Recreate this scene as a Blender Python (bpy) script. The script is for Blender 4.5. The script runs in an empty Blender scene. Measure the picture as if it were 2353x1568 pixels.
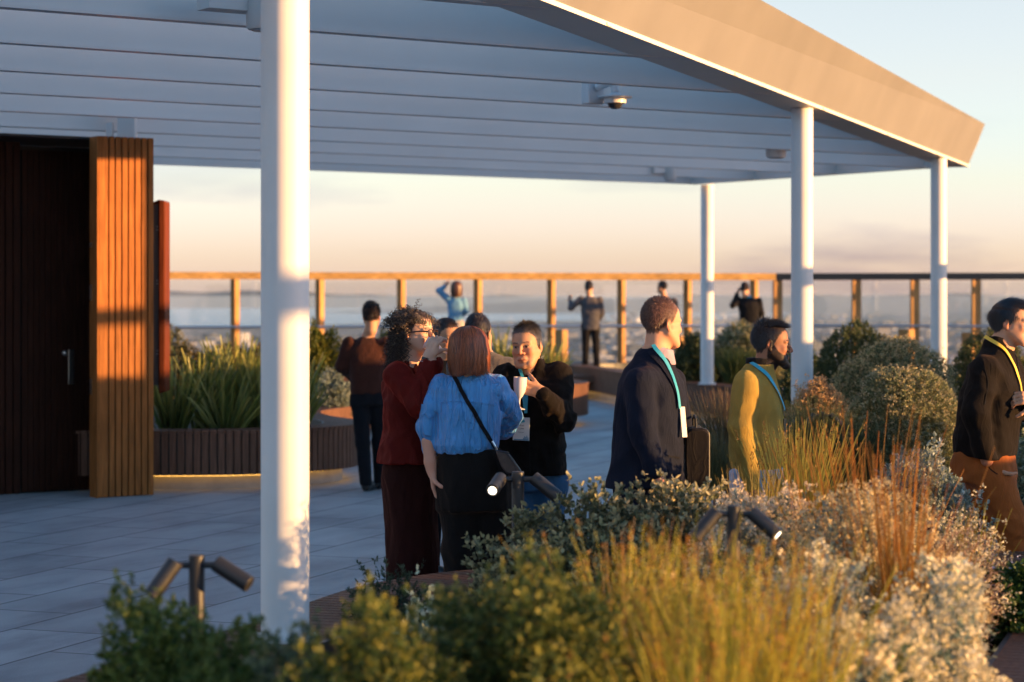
import bpy, math, random, os
import numpy as np
from mathutils import Vector, Matrix, Euler
from mathutils.bvhtree import BVHTree
random.seed(7)
R = math.radians
SC = bpy.context.scene
COL = SC.collection
FOC, CX, HY, CAMZ = 5000.0, 1176.5, 685.0, 1.8

# ------------------------------------------------------------------ camera, sky, sun, exposure
cd = bpy.data.cameras.new('camera'); cam = bpy.data.objects.new('camera', cd); COL.objects.link(cam)
cam.location = (0, 0, CAMZ); cam.rotation_euler = (R(90), 0, 0)
cd.sensor_width = 36; cd.lens = 36*FOC/2353; cd.shift_y = -(784-HY)/2353
cd.clip_start = .1; cd.clip_end = 60000
cd.dof.use_dof = True; cd.dof.focus_distance = 11.4; cd.dof.aperture_fstop = 2.8
SC.camera = cam
SUN_AZ = R(-15); SUN_EL = R(3.2)
sund = Vector((math.cos(SUN_AZ)*math.cos(SUN_EL), math.sin(SUN_AZ)*math.cos(SUN_EL), math.sin(SUN_EL)))
W = bpy.data.worlds.new("World"); SC.world = W; W.use_nodes = True
nt = W.node_tree; nt.nodes.clear()
N = nt.nodes.new; Lk = nt.links.new
out = N('ShaderNodeOutputWorld'); bg = N('ShaderNodeBackground'); bg.inputs[1].default_value = 0.15
sky = N('ShaderNodeTexSky'); sky.sky_type = 'NISHITA'; sky.sun_disc = False
sky.sun_elevation = SUN_EL; sky.sun_rotation = math.atan2(sund.x, sund.y)
sky.altitude = 200; sky.air_density = 1.0; sky.dust_density = 0.3; sky.ozone_density = 3.0
tc = N('ShaderNodeTexCoord'); mp = N('ShaderNodeMapping'); mp.inputs['Scale'].default_value = (1.0, 1.0, 7.0)
Lk(tc.outputs['Generated'], mp.inputs[0])
nz = N('ShaderNodeTexNoise'); nz.inputs['Scale'].default_value = 5.5; nz.inputs['Detail'].default_value = 6; nz.inputs['Roughness'].default_value = .55
Lk(mp.outputs[0], nz.inputs['Vector'])
cr = N('ShaderNodeValToRGB'); cr.color_ramp.elements[0].position = .50; cr.color_ramp.elements[1].position = .66
Lk(nz.outputs['Fac'], cr.inputs[0])
sep = N('ShaderNodeSeparateXYZ'); Lk(tc.outputs['Generated'], sep.inputs[0])
band = N('ShaderNodeMapRange'); band.inputs['From Min'].default_value = .09; band.inputs['From Max'].default_value = .02
Lk(sep.outputs['Z'], band.inputs['Value'])
mul = N('ShaderNodeMath'); mul.operation = 'MULTIPLY'; Lk(cr.outputs[0], mul.inputs[0]); Lk(band.outputs[0], mul.inputs[1])
mul2 = N('ShaderNodeMath'); mul2.operation = 'MULTIPLY'; Lk(mul.outputs[0], mul2.inputs[0]); mul2.inputs[1].default_value = .95
# gentle white-balance of the sky towards the height-graded colours of an east evening sky
tint = N('ShaderNodeValToRGB'); e = tint.color_ramp.elements
SKYT = [(p,tuple(x*.5 for x in c)) for p,c in [(0.0,(.56,.60,1.7)),(.017,(.61,.585,1.2)),(.033,(.72,.62,1.06)),(.053,(.80,.65,.83)),(.077,(.88,.65,.72)),(.1,(1.0,.645,.63)),(.137,(1.12,.66,.57)),(.3,(.72,.67,.63))]]
e[0].position=SKYT[0][0]; e[0].color=SKYT[0][1]+(1,); e[1].position=SKYT[1][0]; e[1].color=SKYT[1][1]+(1,)
for p,c in SKYT[2:]:
    q = e.new(p); q.color = c+(1,)
Lk(sep.outputs['Z'], tint.inputs[0])
mt = N('ShaderNodeMix'); mt.data_type='RGBA'; mt.blend_type='MULTIPLY'; mt.inputs[0].default_value=1.0
dbl = N('ShaderNodeVectorMath'); dbl.operation='SCALE'; dbl.inputs['Scale'].default_value=2.06; Lk(tint.outputs[0], dbl.inputs[0])
Lk(sky.outputs[0], mt.inputs[6]); Lk(dbl.outputs[0], mt.inputs[7])
mx = N('ShaderNodeMix'); mx.data_type = 'RGBA'; mx.blend_type='MULTIPLY'
mx.inputs[7].default_value = (.66, .66, .80, 1)
Lk(mul2.outputs[0], mx.inputs[0]); Lk(mt.outputs[2], mx.inputs[6]); Lk(mx.outputs[2], bg.inputs[0]); Lk(bg.outputs[0], out.inputs[0])
sl = bpy.data.lights.new('sun', 'SUN'); sun = bpy.data.objects.new('sun', sl); COL.objects.link(sun)
sl.energy = 2.35; sl.angle = R(.55); sl.color = (1.0, .51, .18)
sun.rotation_euler = sund.to_track_quat('Z', 'Y').to_euler()
SC.view_settings.view_transform = 'Standard'; SC.view_settings.look = 'None'
SC.view_settings.exposure = 2.86; SC.view_settings.gamma = 1

# ------------------------------------------------------------------ helpers
def P(px, py, Y):                       # a point seen at (px,py) of the picture, standing Y metres away
    return Vector(((px-CX)*Y/FOC, Y, CAMZ-(py-HY)*Y/FOC))
def tag(o, label=None, cat=None, group=None, kind=None):
    if label: o['label'] = label
    if cat: o['category'] = cat
    if group: o['group'] = group
    if kind: o['kind'] = kind
    return o
def empty(name, loc=(0,0,0), rz=0, **k):
    o = bpy.data.objects.new(name, None); COL.objects.link(o); o.location = loc; o.rotation_euler = (0,0,rz)
    o.empty_display_size = .1
    return tag(o, **k)
def link(name, me, mat=None, parent=None, **k):
    o = bpy.data.objects.new(name, me); COL.objects.link(o)
    if mat: me.materials.append(mat)
    if parent: o.parent = parent
    return tag(o, **k)
def mesh_np(name, V, F, smooth=True, col=None):
    V = np.asarray(V, np.float32); F = np.asarray(F, np.int32)
    me = bpy.data.meshes.new(name); k = F.shape[1]
    me.vertices.add(len(V)); me.vertices.foreach_set('co', V.ravel())
    me.loops.add(F.size); me.loops.foreach_set('vertex_index', F.ravel())
    me.polygons.add(len(F)); me.polygons.foreach_set('loop_start', np.arange(0, F.size, k, dtype=np.int32))
    me.polygons.foreach_set('loop_total', np.full(len(F), k, np.int32))
    me.polygons.foreach_set('use_smooth', np.full(len(F), smooth))
    if col is not None:
        a = me.color_attributes.new('Col', 'FLOAT_COLOR', 'POINT')
        c = np.ones((len(V), 4), np.float32); c[:, :3] = col; a.data.foreach_set('color', c.ravel())
    me.update(); me.validate(); return me
class MB:                               # collects hard-surface shapes
    def __init__(s): s.v = []; s.f = []
    def add(s, vs, fs):
        n = len(s.v); s.v += [tuple(v) for v in vs]; s.f += [tuple(i+n for i in f) for f in fs]; return s
    def prism(s, pts, z0, z1):          # vertical prism on a polygon (ccw)
        n = len(pts)
        if sum(pts[i][0]*pts[(i+1)%n][1]-pts[(i+1)%n][0]*pts[i][1] for i in range(n)) < 0: pts = pts[::-1]
        vs = [(p[0], p[1], z0) for p in pts]+[(p[0], p[1], z1) for p in pts]
        return s.add(vs, [tuple(range(n))[::-1], tuple(range(n, 2*n))]+[(i, (i+1)%n, n+(i+1)%n, n+i) for i in range(n)])
    def obox(s, c, ax, ay, az):         # box: centre and three half-axis vectors
        c = Vector(c); ax, ay, az = Vector(ax), Vector(ay), Vector(az)
        vs = [c+i*ax+j*ay+k*az for k in (-1,1) for j in (-1,1) for i in (-1,1)]
        fs = [(0,2,3,1),(4,5,7,6),(0,1,5,4),(2,6,7,3),(0,4,6,2),(1,3,7,5)]
        if ax.cross(ay).dot(az) < 0: fs = [f[::-1] for f in fs]
        return s.add(vs, fs)
    def box(s, x0, x1, y0, y1, z0, z1):
        return s.obox(((x0+x1)/2, (y0+y1)/2, (z0+z1)/2), ((x1-x0)/2,0,0), (0,(y1-y0)/2,0), (0,0,(z1-z0)/2))
    def tube(s, pts, rad, n=12, caps=True):
        pts = [Vector(p) for p in pts]; m = len(pts)
        rad = rad if hasattr(rad, '__len__') else [rad]*m
        T0 = (pts[1]-pts[0]).normalized(); a = Vector((0,0,1)) if abs(T0.z) < .9 else Vector((1,0,0))
        nn = T0.cross(a).normalized(); vs = []
        for i, p in enumerate(pts):
            T = (pts[min(i+1,m-1)]-pts[max(i-1,0)]).normalized()
            nn = (nn-T*nn.dot(T)).normalized(); b = T.cross(nn)
            vs += [p+rad[i]*(math.cos(2*math.pi*k/n)*nn+math.sin(2*math.pi*k/n)*b) for k in range(n)]
        fs = [(i*n+k, i*n+(k+1)%n, (i+1)*n+(k+1)%n, (i+1)*n+k) for i in range(m-1) for k in range(n)]
        if caps: fs += [tuple(range(n))[::-1], tuple(range((m-1)*n, m*n))]
        return s.add(vs, fs)
    def lathe(s, c, prof, n=24, ax=None):  # profile [(r,z)] round axis ax
        q = Vector(ax).to_track_quat('Z','Y') if ax is not None else None; c = Vector(c); vs = []
        for r, z in prof:
            for k in range(n):
                v = Vector((r*math.cos(2*math.pi*k/n), r*math.sin(2*math.pi*k/n), z))
                vs.append(c+(q @ v if q else v))
        m = len(prof)
        fs = [(i*n+k, i*n+(k+1)%n, (i+1)*n+(k+1)%n, (i+1)*n+k) for i in range(m-1) for k in range(n)]
        return s.add(vs, fs)
    def build(s, name, mat, parent=None, smooth=False, bevel=0, **k):
        me = bpy.data.meshes.new(name); me.from_pydata(s.v, [], s.f); me.update()
        if smooth:
            for p in me.polygons: p.use_smooth = True
        o = link(name, me, mat, parent, **k)
        if smooth:
            try: me.set_sharp_from_angle(angle=R(38))
            except Exception: pass
        if bevel:
            b = o.modifiers.new('bevel', 'BEVEL'); b.width = bevel; b.segments = 2; b.limit_method = 'ANGLE'
        return o

# ------------------------------------------------------------------ materials
class NT:
    def __init__(s, name):
        m = bpy.data.materials.new(name); m.use_nodes = True; s.m = m; s.t = m.node_tree
        s.b = s.t.nodes['Principled BSDF']; s.out = s.t.nodes['Material Output']
    def n(s, t, **k):
        x = s.t.nodes.new('ShaderNode'+t)
        for a, v in k.items():
            if a.startswith('_'): setattr(x, a[1:], v)
            else: x.inputs[a.replace('_',' ')].default_value = v
        return x
    def l(s, a, b): s.t.links.new(a, b)
    def set(s, **k):
        for a, v in k.items(): s.b.inputs[a.replace('_',' ')].default_value = v
    def noise(s, scale, detail=4, rough=.55, vec=None, sc=None, coord='Object'):
        x = s.n('TexNoise', Scale=scale, Detail=detail, Roughness=rough)
        if vec is None:
            tcn = s.n('TexCoord'); vec = tcn.outputs[coord]
        if sc is not None:
            mpn = s.n('Mapping'); mpn.inputs['Scale'].default_value = sc; s.l(vec, mpn.inputs[0]); vec = mpn.outputs[0]
        s.l(vec, x.inputs['Vector']); return x
    def ramp(s, src, stops):
        r = s.n('ValToRGB'); e = r.color_ramp.elements
        e[0].position, e[0].color = stops[0][0], tuple(stops[0][1])+(1,)
        e[1].position, e[1].color = stops[-1][0], tuple(stops[-1][1])+(1,)
        for p, c in stops[1:-1]:
            q = e.new(p); q.color = tuple(c)+(1,)
        s.l(src, r.inputs[0]); return r.outputs[0]
    def bump(s, src, strength=.3, dist=.01):
        b = s.n('Bump', Strength=strength, Distance=dist); s.l(src, b.inputs['Height']); s.l(b.outputs[0], s.b.inputs['Normal']); return b
def c3(c): return tuple(c)+(1,)
def paint(name, c, rough=.5, var=.12, scale=3, metal=0, bump=0, bscale=200, sheen=0):
    t = NT(name); t.set(Roughness=rough, Metallic=metal)
    nzz = t.noise(scale, 5)
    t.l(t.ramp(nzz.outputs['Fac'], [(.3, [x*(1-var) for x in c]), (.7, [min(1, x*(1+var)) for x in c])]), t.b.inputs['Base Color'])
    if bump: t.bump(t.noise(bscale, 2).outputs['Fac'], bump, .002)
    if sheen: t.set(Sheen_Weight=sheen, Sheen_Roughness=.4)
    return t.m
def cloth(name, c, rough=.9, weave=600, bump=.25, sheen=.04, fold=.35, spec=.08, var=.15, fdir=(1,1,.35), tintc=None):
    t = NT(name); t.set(Roughness=rough, Sheen_Weight=sheen, Sheen_Roughness=.5)
    t.b.inputs['Specular IOR Level'].default_value = spec
    if tintc: t.b.inputs['Sheen Tint'].default_value = c3(tintc)
    n1 = t.noise(7, 4); t.l(t.ramp(n1.outputs['Fac'], [(.3,[x*(1-var) for x in c]),(.7,[min(1,x*(1+var)) for x in c])]), t.b.inputs['Base Color'])
    n2 = t.noise(14, 4, .5, sc=fdir); n3 = t.noise(weave, 2)
    n2.inputs['Distortion'].default_value = .8
    a0 = t.n('Math', _operation='SUBTRACT'); a0.inputs[1].default_value = .5; t.l(n2.outputs['Fac'], a0.inputs[0])
    a1 = t.n('Math', _operation='ABSOLUTE'); t.l(a0.outputs[0], a1.inputs[0])
    a2 = t.n('Math', _operation='POWER'); a2.inputs[1].default_value = .55; t.l(a1.outputs[0], a2.inputs[0])
    a = t.n('Math', _operation='MULTIPLY'); a.inputs[1].default_value = -fold*1.1; t.l(a2.outputs[0], a.inputs[0])
    b = t.n('Math', _operation='MULTIPLY_ADD'); b.inputs[1].default_value = .06*bump/.25; t.l(n3.outputs['Fac'], b.inputs[0]); t.l(a.outputs[0], b.inputs[2])
    t.bump(b.outputs[0], .8, .02); return t.m
def attr_mat(name, rough=.5, sub=0, spec=.35, bump=0, bscale=300):
    t = NT(name); a = t.n('VertexColor'); a.layer_name = 'Col'; t.l(a.outputs[0], t.b.inputs['Base Color'])
    t.set(Roughness=rough); t.b.inputs['Specular IOR Level'].default_value = spec
    if sub:
        t.set(Subsurface_Weight=sub, Subsurface_Scale=.01); t.b.inputs['Subsurface Radius'].default_value = (1,.35,.2)
    if bump: t.bump(t.noise(bscale, 3).outputs['Fac'], bump, .002)
    return t.m
def leaf_mat(name, trans=.35, rough=.55, spec=.3):
    t = NT(name); a = t.n('VertexColor'); a.layer_name = 'Col'
    t.l(a.outputs[0], t.b.inputs['Base Color']); t.set(Roughness=rough); t.b.inputs['Specular IOR Level'].default_value = spec
    tr = t.n('BsdfTranslucent'); t.l(a.outputs[0], tr.inputs[0])
    mxs = t.n('MixShader'); mxs.inputs[0].default_value = trans
    t.l(t.b.outputs[0], mxs.inputs[1]); t.l(tr.outputs[0], mxs.inputs[2]); t.l(mxs.outputs[0], t.out.inputs[0]); return t.m
def emis(name, c, s):
    t = NT(name); t.b.inputs['Emission Color'].default_value = c3(c); t.set(Emission_Strength=s, Base_Color=c3(c)); return t.m
def glass_mat(name, tint=(.93,.96,.97), ior=1.45):
    t = NT(name); tr = t.n('BsdfTransparent'); tr.inputs[0].default_value = c3(tint)
    gl = t.n('BsdfGlossy'); gl.inputs['Roughness'].default_value = .02
    fr = t.n('Fresnel'); fr.inputs[0].default_value = ior
    mm = t.n('Math', _operation='MULTIPLY_ADD'); mm.inputs[1].default_value = 1.2; mm.inputs[2].default_value = .02; t.l(fr.outputs[0], mm.inputs[0])
    ms = t.n('MixShader'); t.l(mm.outputs[0], ms.inputs[0]); t.l(tr.outputs[0], ms.inputs[1]); t.l(gl.outputs[0], ms.inputs[2]); t.l(ms.outputs[0], t.out.inputs[0])
    return t.m
def wood(name, c, rough=.45, var=.35, along=(1,1,.05), scale=60):
    t = NT(name); n1 = t.noise(scale, 5, .6, sc=along); n2 = t.noise(2.2, 3)
    r1 = t.ramp(n1.outputs['Fac'], [(.3,[x*(1-var) for x in c]),(.7,[x*(1+var) for x in c])])
    r2 = t.ramp(n2.outputs['Fac'], [(.3,(.7,.7,.7)),(.7,(1,1,1))])
    m = t.n('Mix', _data_type='RGBA', _blend_type='MULTIPLY'); m.inputs[0].default_value = 1; t.l(r1, m.inputs[6]); t.l(r2, m.inputs[7])
    t.l(m.outputs[2], t.b.inputs['Base Color']); t.set(Roughness=max(rough,.6)); t.b.inputs['Specular IOR Level'].default_value = .08; t.bump(n1.outputs['Fac'], .25, .003); return t.m

M = {}
M['column'] = paint('white column paint', (.62,.62,.615), .5, .05)
M['fascia'] = paint('fascia bronze paint', (.155,.157,.155), .55, .10, 1.2)
M['flange'] = paint('cream flange paint', (.66,.62,.56), .5, .03)
M['beam'] = paint('beam grey paint', (.60,.56,.53), .45, .05, .8)
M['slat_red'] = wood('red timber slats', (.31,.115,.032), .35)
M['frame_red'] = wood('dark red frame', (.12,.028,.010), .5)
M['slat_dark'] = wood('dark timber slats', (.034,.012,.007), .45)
M['slat_bench'] = wood('bench timber', (.17,.085,.055), .45)
M['black'] = paint('black backing', (.01,.01,.011), .6, .1)
M['steel'] = paint('brushed steel', (.55,.55,.56), .28, .05, 20, metal=1)
M['dark_metal'] = paint('dark metal', (.020,.020,.023), .45, .15, 8)
M['concrete'] = paint('plinth concrete', (.30,.29,.28), .8, .15, 6)
M['soil'] = paint('dark soil mulch', (.035,.025,.018), .95, .5, 40, bump=.8, bscale=60)
M['glow'] = emis('warm strip light', (1,.5,.1), .5)
M['lamp'] = emis('lit lamp lens', (1,.85,.6), .8)
M['glass'] = glass_mat('balustrade glass')
M['rail'] = wood('golden timber rail', (.38,.24,.09), .5, along=(.05,1,1), scale=30)
M['rail_shaded'] = paint('rail darkened for shade', (.035,.03,.027), .5)  # top rail of the right run, its unlit face put into the colour
M['post'] = wood('golden timber post', (.40,.22,.085), .5, scale=30)
M['camera_white'] = paint('camera housing', (.6,.6,.6), .35, .05)
# ------------------------------------------------------------------ far ground, sea, hills, city
def ground_mat():
    t = NT('suburb ground'); n1 = t.noise(.004, 6, .6); n2 = t.noise(.0011, 3)
    c1 = t.ramp(n1.outputs['Fac'], [(.36,(.025,.045,.045)),(.5,(.06,.075,.085)),(.64,(.15,.16,.18))])
    c2 = t.ramp(n2.outputs['Fac'], [(.35,(.5,.55,.6)),(.65,(1,1,1))])
    m = t.n('Mix', _data_type='RGBA', _blend_type='MULTIPLY'); m.inputs[0].default_value = 1; t.l(c1, m.inputs[6]); t.l(c2, m.inputs[7])
    t.l(m.outputs[2], t.b.inputs['Base Color']); t.set(Roughness=.95); return t.m
GZ = -100
g = MB(); g.add([(-30000,-2000,GZ),(30000,-2000,GZ),(30000,40000,GZ),(-30000,40000,GZ)], [(0,1,2,3)])
g.build('ground', ground_mat(), kind='structure')
tw = NT('bay water'); tw.set(Roughness=.25, Base_Color=(.12,.2,.27,1)); tw.bump(tw.noise(.05, 4, sc=(1,.3,1)).outputs['Fac'], .5, 1.0)
def sheet(pts, z): return MB().add([(x,y,z) for x,y in pts], [tuple(range(len(pts)))])
sheet([(-14000,6600),(-3200,6500),(-900,7600),(-200,9200),(900,9600),(1500,12000),(2200,17000),(-400,21000),(-14000,22000)][::1], GZ+2).build('water', tw.m, kind='structure')
hm = paint('hill bush', (.10,.11,.10), .95, .35, .0006)
def ridge(x0, x1, y, hbase, amp, seed, name='hills'):
    n = 160; vs = []; rr = np.random.RandomState(seed); ph = rr.rand(6)*6.28
    for i in range(n+1):
        x = x0+(x1-x0)*i/n; u = i/n
        h = hbase+amp*sum(math.sin(u*f*6.28+ph[k])/(k+1.3) for k, f in enumerate((1.3,2.7,5.1,9.3,17,31)))
        h = max(8, h)*min(1, u*6, (1-u)*6)
        for dy, q in ((-900,0),(-420,.45),(0,1),(700,.8),(2500,0)): vs.append((x, y+dy, GZ+h*q-2))
    fs = [(i*5+k, (i+1)*5+k, (i+1)*5+k+1, i*5+k+1) for i in range(n) for k in range(4)]
    MB().add(vs, fs).build(name, hm, kind='structure', smooth=True)
ridge(-16000, 6000, 23500, 130, 34, 3); ridge(-1500, 14000, 15000, 108, 26, 8); ridge(1200, 12000, 9500, 60, 26, 5)
# city blocks: thousands of far roofs that nobody could count
rr = np.random.RandomState(11); cb = MB(); cw = []
for i in range(5200):
    y = 1500+ (rr.rand()**1.2)*11000; x = (rr.rand()-.5)*.52*y
    if x < y*.035 and 6200 < y: continue
    if x < -.0*y and y > 5600: continue
    w = rr.uniform(5, 20); d = rr.uniform(6, 18); h = rr.choice([4,5,6,8,12,22], p=[.3,.3,.2,.12,.06,.02])
    a = rr.rand()*3; ca, sa = math.cos(a), math.sin(a)
    cb.obox((x, y, GZ+h/2), (w*ca, w*sa, 0), (-d*sa, d*ca, 0), (0,0,h/2)); cw += [rr.rand()]*8
me = bpy.data.meshes.new('distant_city'); me.from_pydata(cb.v, [], cb.f)
a = me.color_attributes.new('Col','FLOAT_COLOR','POINT'); cols = []
for q in cw: cols += ((.42,.42,.44,1) if q > .85 else (.17,.16,.16,1) if q > .5 else (.08,.09,.10,1))
a.data.foreach_set('color', cols); link('distant_city', me, attr_mat('city walls', .8), kind='stuff', label='hazy far suburb of countless pale buildings below the terrace')
rr = np.random.RandomState(12)
# ------------------------------------------------------------------ terrace floor
def paving():
    t = NT('terrace paving'); tcn = t.n('TexCoord'); mpn = t.n('Mapping'); mpn.inputs['Rotation'].default_value = (0,0,R(-70)); t.l(tcn.outputs['Object'], mpn.inputs[0])
    b = t.n('TexBrick', Scale=1.0); b.inputs['Mortar Size'].default_value = .009; b.inputs['Brick Width'].default_value = 1.2; b.inputs['Row Height'].default_value = .6
    b.inputs['Color1'].default_value = (.29,.30,.305,1); b.inputs['Color2'].default_value = (.37,.38,.385,1); b.inputs['Mortar'].default_value = (.075,.075,.08,1); b.inputs['Bias'].default_value=-.1
    t.l(mpn.outputs[0], b.inputs['Vector'])
    n1 = t.noise(1.1, 6, .62, vec=mpn.outputs[0], sc=(.6,1.6,1)); n2 = t.noise(160, 3)
    r1 = t.ramp(n1.outputs['Fac'], [(.3,(.52,.52,.54)),(.5,(.9,.9,.9)),(.7,(1.12,1.12,1.1))])
    r2 = t.ramp(n2.outputs['Fac'], [(.35,(.75,.75,.75)),(.65,(1.15,1.15,1.15))])
    m = t.n('Mix', _data_type='RGBA', _blend_type='MULTIPLY'); m.inputs[0].default_value = 1; t.l(b.outputs[0], m.inputs[6]); t.l(r1, m.inputs[7])
    m2 = t.n('Mix', _data_type='RGBA', _blend_type='MULTIPLY'); m2.inputs[0].default_value = 1; t.l(m.outputs[2], m2.inputs[6]); t.l(r2, m2.inputs[7])
    t.l(m2.outputs[2], t.b.inputs['Base Color']); t.set(Roughness=.62); t.bump(n2.outputs['Fac'], .35, .004); return t.m
MB().box(-16, 16, -6, 47.2, -.6, 0).build('terrace_floor', paving(), kind='structure')
# raised timber deck along the balustrade
dk = MB()
for i in range(40): dk.box(-9.5, 8.5, 38.5+i*.2, 38.5+i*.2+.19, .3, .42)
dk.build('raised_deck', M['slat_bench'], kind='structure')

# ------------------------------------------------------------------ pergola
u = Vector((.833,.553,0)); v = Vector((-.553,.833,0)); w = Vector((.3426,.9395,0)); wo = Vector((.9395,-.3426,0))
P1 = Vector((5.58,26.6,3.4)); P2 = Vector((2.6,30.7,3.4))
perg = empty('pergola', (0,0,0), label='white beamed pergola roof with a tan sloping fascia, held on round columns', cat='pergola')
def slab4(a, b, c_, d, th):            # four-corner panel with thickness vector th
    vs = [a,b,c_,d,a+th,b+th,c_+th,d+th]
    return vs, [(0,3,2,1),(4,5,6,7),(0,1,5,4),(1,2,6,5),(2,3,7,6),(3,0,4,7)]
Pn = P1 - w*26.5
o_, hh = wo*.27, Vector((0,0,.52))
fa = MB().add(*slab4(Pn+Vector((0,0,.03)), P1+Vector((0,0,.03)), P1+wo*.20+hh, Pn+o_+hh, -wo*.05))
fe = (P2-P1).normalized()
fen = Vector((fe.y,-fe.x,0));  fen = fen if fen.dot(Vector((0,1,0)))>0 else -fen
fa.add(*slab4(P1+Vector((0,0,.03)), P2+Vector((0,0,.03)), P2+fen*.12+Vector((0,0,.36)), P1+fen*.2+Vector((0,0,.36)), -fen*.04))
fa.build('fascia', M['fascia'], perg)
fl = MB().add(*slab4(Pn+wo*.012, P1+wo*.012, P1-wo*.30, Pn-wo*.30, Vector((0,0,.028))))
fl.build('flange', M['flange'], perg)
for k in range(1, 9):
    c_ = P1-w*(k*3.05-.6)
    MB().obox(c_+Vector((.0,0,.012))+wo*.014, w*.05, wo*.004, (0,0,.010)).build('joint_plate', M['flange'], perg)
P3 = P2 - u*16
fb = MB().add(*slab4(P2, P1-wo*.3, P1-wo*.3+fe*0-fen*.12, P2-fen*.12, Vector((0,0,.3))))
fb.obox((P2+P3)/2+Vector((0,0,.17)), u*8, v*.03, (0,0,.17))
fb.build('edge_beam', M['beam'], perg)
def beam_span(off):                    # beam at distance off along v: starts at left, ends at the fascia or the far edge
    b0 = v*off
    # intersection with fascia line Pn..P1 (inset)
    def inter(p, d, q, e_):
        den = d.x*e_.y-d.y*e_.x; return ((q.x-p.x)*e_.y-(q.y-p.y)*e_.x)/den
    t1 = inter(b0, u, Pn-wo*.10, w); e1 = b0+u*t1
    t2 = inter(b0, u, P2-fen*.14, fe); 
    t = min(t1, t2) if off > 17.8 else t1
    return t
for k in range(-5, 9):
    off = 11.55+k*1.6
    if off > 24: break
    t = beam_span(off); s0 = t-15 if off < 14 else (-9.5 if off<20 else -4.5-0*off)
    s0 = min(s0, t-4)
    a = v*off+u*s0; b = v*off+u*t
    c_ = (a+b)/2; m = MB(); L = (b-a).length/2
    m.obox((c_.x, c_.y, 3.4+.19), u*L, v*.022, (0,0,.175)); m.obox((c_.x, c_.y, 3.407), u*L, v*.05, (0,0,.009))
    m.build('beam', M['beam'], perg)
# cross member boxes beneath the far beams (downlight housings)
def column(px, Yd, ybot, label, dia=.184, ztop=3.42):
    X = (px-CX)*Yd/FOC
    o = empty('column', (X, Yd, ybot), label=label, cat='column', group='round white pergola columns')
    m = MB().lathe((0,0,0), [(dia/2, 0), (dia/2, 3.4-ybot-.004), (0, 3.4-ybot-.004)], 40); m.build('shaft', M['column'], o, smooth=True)
    m = MB().lathe((0,0,0), [(0,.014),(dia/2+.035, .014), (dia/2+.035, 0)], 40)
    for k in range(6): m.lathe(((dia/2+.018)*math.cos(k*1.047), (dia/2+.018)*math.sin(k*1.047), .014), [(.008,0),(.008,.012),(0,.012)], 6)
    m.build('base_plate', M['column'], o)
    return o
column(655, 8.3, .5, 'thick white column nearest the viewer, left of the drinking guests')
column(1843, 18.35, .45, 'white column just right of the man in the mustard sweater')
column(1625, 30.75, .58, 'slender white column rising from the curved bench behind the navy suit')
column(2157, 24.9, .45, 'rightmost white column near the pergola tip, behind the round bushes')

# ceiling fixtures
def downlight(px, py, Yd, s, label):
    p = P(px, py, Yd); o = empty('downlight', (p.x, p.y, 3.4), label=label, cat='ceiling light', group='ceiling lights under the pergola beams')
    MB().lathe((0,0,-.02), [(0,-.045*s),(.075*s,-.045*s),(.085*s,-.03*s),(.085*s,.22),(0,.22)], 28).build('housing', M['beam'], o, smooth=True)
    MB().lathe((0,0,-.02-.052*s), [(0,0),(.055*s,0),(.06*s,.006),(.0,.006)], 24).build('lens', M['steel'], o)
    MB().obox((-.15*s, -.02, .1), u*.16*s, v*.07*s, (0,0,.07)).build('gear_box', M['beam'], o)
downlight(605, 42, 12.4, 1.15, 'large round ceiling light partly hidden behind the thick near column')
downlight(1783, 340, 23.6, 1.3, 'round ceiling light just left of the middle right column')
downlight(1540, 410, 28.6, .9, 'small dark ceiling light near the far roof edge')
# dome camera on bracket
pc = P(1362, 215, 17.0); co = empty('security_camera', pc, label='white dome security camera bracketed to a pergola beam', cat='camera')
MB().obox((0,0,0), u*.075+Vector((0,0,0)), v*.05, (0,0,.085)).build('bracket', M['camera_white'], co, bevel=.008)
MB().tube([(.03,-.05,.04),(.11,-.10,.075),(.16,-.11,.06),(.17,-.11,.0)], [.03,.034,.034,.034], 14).build('elbow_arm', M['camera_white'], co, smooth=True)
MB().lathe((.17,-.11,-.075), [(0,.075),(.03,.075),(.05,.055),(.135,.04),(.135,.032),(.085,.028),(.085,-.012),(0,-.012)], 28).build('hood', M['camera_white'], co, smooth=True)
MB().lathe((.17,-.11,-.09), [(0,-.045),(.03,-.04),(.052,-.022),(.06,0)], 22).build('dome', paint('smoked dome',(.03,.03,.035),.1,.1), co, smooth=True)

# ------------------------------------------------------------------ timber cabin on the left
F0 = Vector((-3.72, 19.58, 0)); pw = .545; H = 3.262
cab = empty('cabin', F0, label='dark slatted timber cabin with double doors and a sunlit end panel', cat='cabin')
def cb_(p): return Vector(p)-F0
m = MB(); ns = 8
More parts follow.
